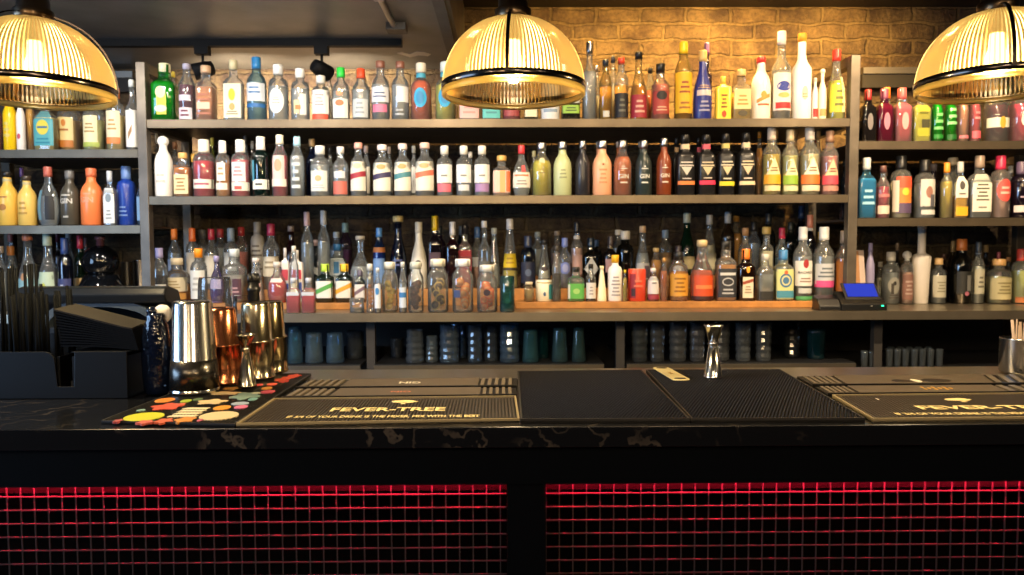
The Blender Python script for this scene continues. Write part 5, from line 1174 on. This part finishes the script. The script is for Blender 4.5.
# ------------------------------------------------------------------ napkin and straw caddy
BLK = prin('black_plastic', '030406', .5, Specular_IOR_Level=.25); YC0 = on_z(60, 399, ZT).y
def cx(px): return at(px, 370, YC0).x
def cz(py): return at(60, py, YC0).z - ZT
cdy = empty('bar_caddy', (cx(60), YC0, ZT + .0005)); ox = cx(60)
dep = .15
def xz_plate(mb, pts, y0, y1, mat):
    n = len(pts); vs = [(x - ox, y0, z) for x, z in pts] + [(x - ox, y1, z) for x, z in pts]
    mb.add(vs, [tuple(range(n)), tuple(range(2 * n - 1, n - 1, -1))] + [(i, n + i, n + (i + 1) % n, (i + 1) % n) for i in range(n)], mat)
b_ = MB(); x0, x1, x2, x3 = cx(-25), cx(55), cx(75), cx(127)
zt1, zt2, zlow = cz(352), cz(352), cz(387)
arc = [(x1 - .02 + .02 * math.sin(t), zt1 - .02 + .02 * math.cos(t)) for t in [0, .4, .8, 1.2, PI / 2]]
xz_plate(b_, [(x0, 0), (x3, 0), (x3, zt2), (x2, zt2), (x2 - .003, zlow), (x1 + .004, zlow)] + arc[::-1] + [(x0, zt1)], 0, .005, BLK)
b_.build('front_panel', cdy, bevel=.001)
b2 = MB(); b2.box((x0 - ox, .005, 0), (x3 - ox, dep, .004), BLK)
for xx in (x0, x1 + .002, x2 - .008, x3 - .005): b2.box((xx - ox, .005, 0), (xx - ox + .005, dep, zt1 - .01), BLK)
b2.box((x0 - ox, dep - .005, 0), (x3 - ox, dep, zt1 + .02), BLK); b2.build('dividers', cdy)
b3 = MB(); b3.box((x1 + .012 - ox, .03, .004), (x2 - .012 - ox, .1, .03), prin('grey_tray', '2a2c30', .4)); b3.build('middle_tray', cdy)
MB().box((x2 - .01 - ox, .006, zt2 - .003), (x3 - ox, dep - .006, zt2 - .0005), BLK).build('napkin_platform', cdy)
tag(cdy, 'black plastic bar caddy holding straws and napkins at the bar corner', 'caddy')
STRAW = prin('black_straw', '030405', .7, Specular_IOR_Level=.08)
rs = random.Random(5)
xs0 = cx(-22)
for i in range(44):
    fx = i / 43; x = xs0 + (x1 - .012 - xs0) * fx; y = .02 + rs.random() * .1
    top = cz(276 if fx < .32 else 299 + rs.uniform(-1.5, 3)); lean = rs.uniform(-.02, .012)
    s_ = empty('drinking_straw', (x, YC0 + y, ZT + .006)); l = top + (y * .2)
    M_ = Euler((rs.uniform(-.04, .04), lean, 0)).to_matrix().to_4x4()
    MB().lathe([(.003, 0), (.003, l - .008), (.0024, l - .008), (.0024, l - .02)], STRAW, 8, M=M_).build('straw_tube', s_)
    tag(s_, 'black drinking straw standing in the bundle in the black caddy', 'straw', 'straws in the black caddy')
NAP = prin('black_paper', '07080a', .8, Specular_IOR_Level=.1); NAP_LIT = prin('lit_black_paper', '302d29', .8, Specular_IOR_Level=.1)  # topmost napkin: light on black paper painted as a greyer colour
a0 = at(45, 331, YC0 + .02); a1 = at(123, 336, YC0 + .02)
for i in range(13):
    top = i == 12
    zz = cz(351.5) + i * .0034
    s_ = empty('folded_napkin', (ox + (cx(97) - ox) - i * .0012 * .8, YC0 + .012, ZT + zz))
    m_ = MB(); nx = 8; W, D_, th = (cx(140) - cx(62)) * 1.0, .095, .0032; vs = []; fs = []
    for j in range(nx + 1):
        u = j / nx; zc = .030 * (1 - u) ** 1.4 * (i / 12 + .25) + .004 * math.sin(u * PI)
        for (y, dz) in ((0, 0), (D_, .004), (D_, .004 + th), (0, th)): vs.append((-W / 2 + W * u + y * -.12, y, zc + dz))
    for j in range(nx):
        for k_ in range(4): fs.append((j * 4 + k_, j * 4 + (k_ + 1) % 4, (j + 1) * 4 + (k_ + 1) % 4, (j + 1) * 4 + k_))
    fs += [(3, 2, 1, 0), tuple(nx * 4 + k_ for k_ in range(4))]
    m_.add(vs, fs, NAP if not top else NAP_LIT); m_.build('folded_paper', s_)
    tag(s_, 'topmost black napkin of the stack, painted lit grey, in the black caddy' if top else 'black folded napkin in the stack under the topmost one', 'napkin', 'napkins in the black caddy')

# ------------------------------------------------------------------ till behind the caddy
YT = on_z(100, 371, ZT).y; zt0 = ZT + .0005
tl = empty('till_screen', (at(98, 300, YT).x, YT, zt0)); Xc = at(98, 300, YT).x
TK = prin('till_plastic', '15181d', .32)
xa_, xb_ = at(17, 290, YT).x - Xc, at(174, 290, YT).x - Xc; zh, zl = at(98, 286, YT).z - zt0, at(98, 304, YT).z - zt0
sc_ = MB(); n = 10; prof = [(0, zl), (-.02, zl + .004), (-.028, zl + (zh - zl) * .55), (-.018, zh - .003), (0, zh), (.05, zh - .012), (.09, zl - .05), (.085, zl - .06)]
k_ = len(prof); vs = [(xa_ + .012, y, z) for y, z in prof] + [(xb_ - .01, y, z) for y, z in prof]
sc_.add(vs, [tuple(range(k_)), tuple(range(2 * k_ - 1, k_ - 1, -1))] + [(i, k_ + i, k_ + (i + 1) % k_, (i + 1) % k_) for i in range(k_)], TK)
sc_.build('screen_housing', tl, bevel=.004)
ar = MB(); T = 20; xo0, xo1 = at(45, 310, YT).x - Xc, at(158, 310, YT).x - Xc; xm, hw = (xo0 + xo1) / 2, (xo1 - xo0) / 2; ztop = at(98, 299, YT).z - zt0; zsd = at(98, 330, YT).z - zt0
vs = []; fs = []
for i in range(T + 1):
    t = PI * i / T; ex, ez = xm - hw * math.cos(t), zsd + (ztop - zsd) * math.sin(t) ** .6
    ix, iz = xm - (hw - .012) * math.cos(t), zsd - .004 + (ztop - zsd - .014) * math.sin(t) ** .6
    vs += [(ex, -.012, ez), (ix, -.012, iz), (ix, .012, iz), (ex, .012, ez)]
for i in range(T):
    for q_ in range(4): fs.append((i * 4 + q_, i * 4 + (q_ + 1) % 4, (i + 1) * 4 + (q_ + 1) % 4, (i + 1) * 4 + q_))
ar.add(vs, fs, prin('slate_plastic', '39424c', .35)); ar.build('curved_hood', tl)
MB().box((xo0, -.01, 0), (xo1, .06, zsd + .01), TK).build('till_base', tl, bevel=.006)
tag(tl, 'black till screen with curved grey hood behind the napkins', 'till')

# ------------------------------------------------------------------ navy ornament, disc tag and brass cup
zb = ZT + .0005; p = on_z(157, 396, zb); Y = p.y
k = lambda w: (at(157 + w / 2, 350, Y).x - at(157 - w / 2, 350, Y).x) / 2
H = at(157, 314, Y).z - zb; R = k(30)
orn = empty('navy_decanter', (at(158, 396, Y + R * .8).x, Y + R * .8, zb))
NAVY = prin('navy_gloss', '0c1428', .12, 0, 0, 30, .9, 55)
MB().lathe([(R * .7, 0), (R * .85, .004), (R * .95, H * .2), (R, H * .45), (R * .93, H * .68), (R * .78, H * .84), (R * .6, H * .93), (R * .62, H * .965), (R * .5, H), (0, H)], NAVY, 28, d=.85).build('lumpy_body', orn)
dc = at(161.5, 314, Y + R); M_ = Matrix.Translation((dc.x - orn.location.x, R * .35, dc.z - zb)) @ Matrix.Rotation(PI / 2, 4, 'X'); rd = k(19)
MB().lathe([(0, -.0015), (rd, -.0015), (rd, .0015), (0, .0015)], paint('ece8e0', .8), 32, M=M_).build('white_disc', orn)
MB().lathe([(R * .3, H - .002), (R * .34, H + .006), (R * .16, H + .012), (0, H + .013)], NAVY, 16, c=(-.008, 0, 0)).build('dark_stopper', orn)
tag(orn, 'glossy navy lumpy decanter with a white disc at its neck, beside the silver tin', 'decanter')
p = on_z(135, 378, zb); Y2 = p.y; Rb = (at(144, 350, Y2).x - at(126.5, 350, Y2).x) / 2; Hb = at(135, 334, Y2).z - zb
cp = empty('brass_cup', (at(135.5, 350, Y2 + Rb).x, Y2 + Rb, zb))
MB().lathe([(Rb * .9, 0), (Rb * .92, .004), (Rb, Hb - .003), (Rb * 1.03, Hb), (Rb * .95, Hb), (Rb * .85, .01), (0, .008)], BRZ, 32).build('cup_body', cp); tag(cp, 'brass-coloured metal cup between the napkins and the navy decanter', 'cup')

# ------------------------------------------------------------------ behind the till: black globe decanter and two tins on the back counter
zb = Z_BB + .0005; Yg = 3.33; cxg = at(101, 270, Yg); Rg = (at(119, 270, Yg).x - at(85, 270, Yg).x) / 2
gl_ = empty('globe_decanter', (cxg.x, Yg, zb)); zc = at(101, 262, Yg).z - zb; GB = prin('black_gloss', '0a0c10', .08)
MB().lathe([(Rg * 1.3, 0), (Rg * 1.35, .006), (Rg * 1.28, (zc - Rg) * .6 + .01), (Rg * .9, zc - Rg * .75)], GB, 32).build('plinth', gl_)
MB().lathe([(Rg * math.cos(t), zc + Rg * math.sin(t)) for t in [-PI / 2 * .7 + i * (PI / 2 * 1.7) / 16 for i in range(17)]], GB, 32).build('globe', gl_)
MB().lathe([(Rg * .22, zc + Rg * .95), (Rg * .2, zc + Rg * 1.3), (Rg * .28, zc + Rg * 1.33), (Rg * .28, zc + Rg * 1.5), (0, zc + Rg * 1.52)], paint('5a3840'), 18).build('stopper', gl_)
tag(gl_, 'glossy black globe-shaped decanter on a plinth behind the till', 'decanter')
def back_tin(px, w, top, Y, lab, mat):
    R_ = (at(px + w / 2, 260, Y).x - at(px - w / 2, 260, Y).x) / 2; H_ = at(px, top, Y).z - zb; e_ = empty('shaker_tin', (at(px, 260, Y).x, Y, zb))
    MB().lathe([(R_ * .85, 0), (R_ * .87, .004), (R_, H_ - .002), (R_ * 1.03, H_), (R_ * .95, H_), (R_ * .8, .01), (0, .008)], mat, 30).build('tin_body', e_); tag(e_, lab, 'tin')
back_tin(126.5, 11, 262, 3.5, 'dull steel tin beside the black globe decanter', metal('8c8c8c', .35))
back_tin(141, 15, 260, 3.45, 'bright steel tin against the rack post behind the till', metal('c8c4bc', .2))

# ------------------------------------------------------------------ card reader and card on the back counter
cr = empty('card_reader', (at(853, 300, YBC + .03).x, YBC + .03, Z_BB + .0005)); cxr = at(853, 300, YBC + .03).x
def qx(px): return at(px, 300, YBC + .03).x - cxr
def qz(py): return at(853, py, YBC + .03).z - Z_BB
b_ = MB(); prof = [(-.02, 0), (.075, 0), (.075, qz(296)), (.06, qz(292)), (-.018, qz(304))]
def wedge(mb, xa, xb, prof, mat):
    n = len(prof); vs = [(xa, y, z) for y, z in prof] + [(xb, y, z) for y, z in prof]
    mb.add(vs, [tuple(range(n)), tuple(range(2 * n - 1, n - 1, -1))] + [(i, n + i, n + (i + 1) % n, (i + 1) % n) for i in range(n)], mat)
wedge(b_, qx(840), qx(885), prof, BLK); b_.build('reader_body', cr, bevel=.003)
b_ = MB(); z0, z1_ = qz(301), qz(285); wedge(b_, qx(846), qx(882), [(.004, z0), (.06, z1_), (.06, z1_ + .006), (.004, z0 + .006)], BLK)
b_.build('display_head', cr, bevel=.002)
b_ = MB(); zq = lambda t: z0 + .0078 + (z1_ - z0) * t; yq = lambda t: .003 + .056 * t; q4 = [(qx(849), yq(.14), zq(.14)), (qx(879.5), yq(.14), zq(.14)), (qx(879.5), yq(.92), zq(.92)), (qx(849), yq(.92), zq(.92))]; b_.add(q4, [(0, 1, 2, 3)], emit('3a4ad0', .8, 'screen')); b_.build('blue_screen', cr)
b_ = MB(); b_.lathe([(0, 0), (.005, 0), (.0045, .003), (0, .004)], emit('30f0a0', 5, 'led'), 12, c=(qx(880), -.024, qz(306))); b_.build('green_light', cr)
b_ = MB(); b_.lathe([(0, 0), (.0035, 0), (.003, .002), (0, .003)], paint('e8e0d0'), 10, c=(qx(869), -.024, qz(306))); b_.build('white_button', cr)
wedge_ = MB(); wedge(wedge_, qx(819), qx(842), [(-.01, 0), (.075, 0), (.07, qz(296)), (.02, qz(299)), (-.008, qz(306))], prin('charger_plastic', '101113', .3)); wedge_.build('charging_dock', cr, bevel=.004)
tag(cr, 'black card reader with lit blue screen and green light at the counter edge', 'card reader')
yc_ = 3.4; cd = empty('menu_card', (at(862, 300, yc_).x, yc_, Z_BB + .001)); hcd = at(860, 250, yc_).z - Z_BB
M_ = Euler((-.12, 0, .2)).to_matrix().to_4x4(); wcd = .026
MB().box((-wcd, 0, 0), (wcd, .002, hcd), prin('card_stock', 'f0d8c8', .6), M_).build('card_sheet', cd); MB().box((-wcd, -.001, .01), (-wcd * .1, -.0002, hcd - .004), prin('card_orange', 'd8a070', .6), M_).build('orange_print', cd)
tag(cd, 'upright folded pale and orange card behind the card reader', 'card')

# ------------------------------------------------------------------ lights
def light(typ, name, loc, energy, col, target=None, **kw):
    d = bpy.data.lights.new(name, typ); d.energy = energy; d.color = lin(col)[:3]
    for k_, v in kw.items(): setattr(d, k_, v)
    o = bpy.data.objects.new(name, d); COL.objects.link(o); o.location = loc
    if target is not None: o.rotation_euler = (Vector(target) - Vector(loc)).to_track_quat('-Z', 'Y').to_euler()
    return o
for i, (x, y, z) in enumerate(LAMPS): light('POINT', 'bulb_light', (x, y, z - .03), 16, 'ffe2ac', shadow_soft_size=.02)
for i, (x, y, z) in enumerate(SPOTS):
    light('SPOT', 'track_light', (x, y + .03, z - .02), 170, 'ffe6c4', (x + .05, 3.8, 1.95), spot_size=2.5, spot_blend=.8, shadow_soft_size=.03)
# ceiling spots over the bartender's aisle, out of frame
for x, e, col in ((-1.75, 36, 'fff4e6'), (-.95, 36, 'fff4e6'), (-.3, 34, 'ffe8cc'), (.75, 44, 'ffdcae'), (1.75, 100, 'ffdaa8')):
    light('SPOT', 'ceiling_downlight', (x, 2.45, (ZC if x < XB else ZH) - .03), e, col, (x, 3.3, 1.25), spot_size=2.2, spot_blend=.7, shadow_soft_size=.05)
for x, tx, e, col in ((-1.5, -1.3, 38, 'fff0dc'), (-.35, -.5, 42, 'ffeccc'), (.5, .6, 46, 'ffe4bc'), (1.6, 1.8, 210, 'ffe2b8')):
    light('SPOT', 'lower_row_fill', (x, 1.25, (ZC if x < XB else ZH) - .03), e, col, (tx, 3.45, 1.2), spot_size=.95, spot_blend=.8, shadow_soft_size=.05)  # added fill, lifting the lower bottle rows
for x, e in ((.4, 105), (1.05, 210), (1.6, 130)):
    light('SPOT', 'wall_washer', (x, 3.3, ZH - .02), e, 'ffc468', (x, 3.9, 1.95), spot_size=2.4, spot_blend=.9, shadow_soft_size=.06)
light('SPOT', 'front_room_fill', (.9, -1.2, 2.2), 55, 'ffd8a4', (.7, 2.2, 1.0), spot_size=1.6, spot_blend=.6, shadow_soft_size=.18)  # added warm fill behind the camera, for the metal to reflect
light('AREA', 'window_daylight', (-2.96, .75, 1.5), 60, 'a8d0ff', (0, 1.1, 1.3), shape='RECTANGLE', size=1.7, size_y=1.1)
for x in (-1.4, .2, 1.8): light('SPOT', 'customer_side_fill', (x, -.6, ZH - .03 if x > XB else ZC - .03), 46, 'ffe6c4', (x * .8, 3.3, 1.2), spot_size=1.5, spot_blend=.6, shadow_soft_size=.12)  # added soft fill from the drinkers' side, brightening the back counter
light('SPOT', 'front_room_fill', (-.7, -.9, 2.15), 38, 'ffd8a4', (-.7, 2.2, 1.0), spot_size=1.6, spot_blend=.6, shadow_soft_size=.16)  # second added fill, for warm streaks on the tins
w = bpy.data.worlds.new('room_air'); w.use_nodes = True; w.node_tree.nodes['Background'].inputs[0].default_value = (.5, .55, .6, 1); w.node_tree.nodes['Background'].inputs[1].default_value = .05; S.world = w
S.view_settings.view_transform = 'Standard'; S.view_settings.look = 'None'; S.view_settings.gamma = 1; S.view_settings.use_curve_mapping = False; S.view_settings.exposure = .2
S.cycles.max_bounces = 10; S.cycles.transmission_bounces = 8; S.cycles.glossy_bounces = 4; S.cycles.diffuse_bounces = 4; S.cycles.transparent_max_bounces = 40
S.cycles.caustics_reflective = False; S.cycles.caustics_refractive = False; S.cycles.sample_clamp_indirect = 4
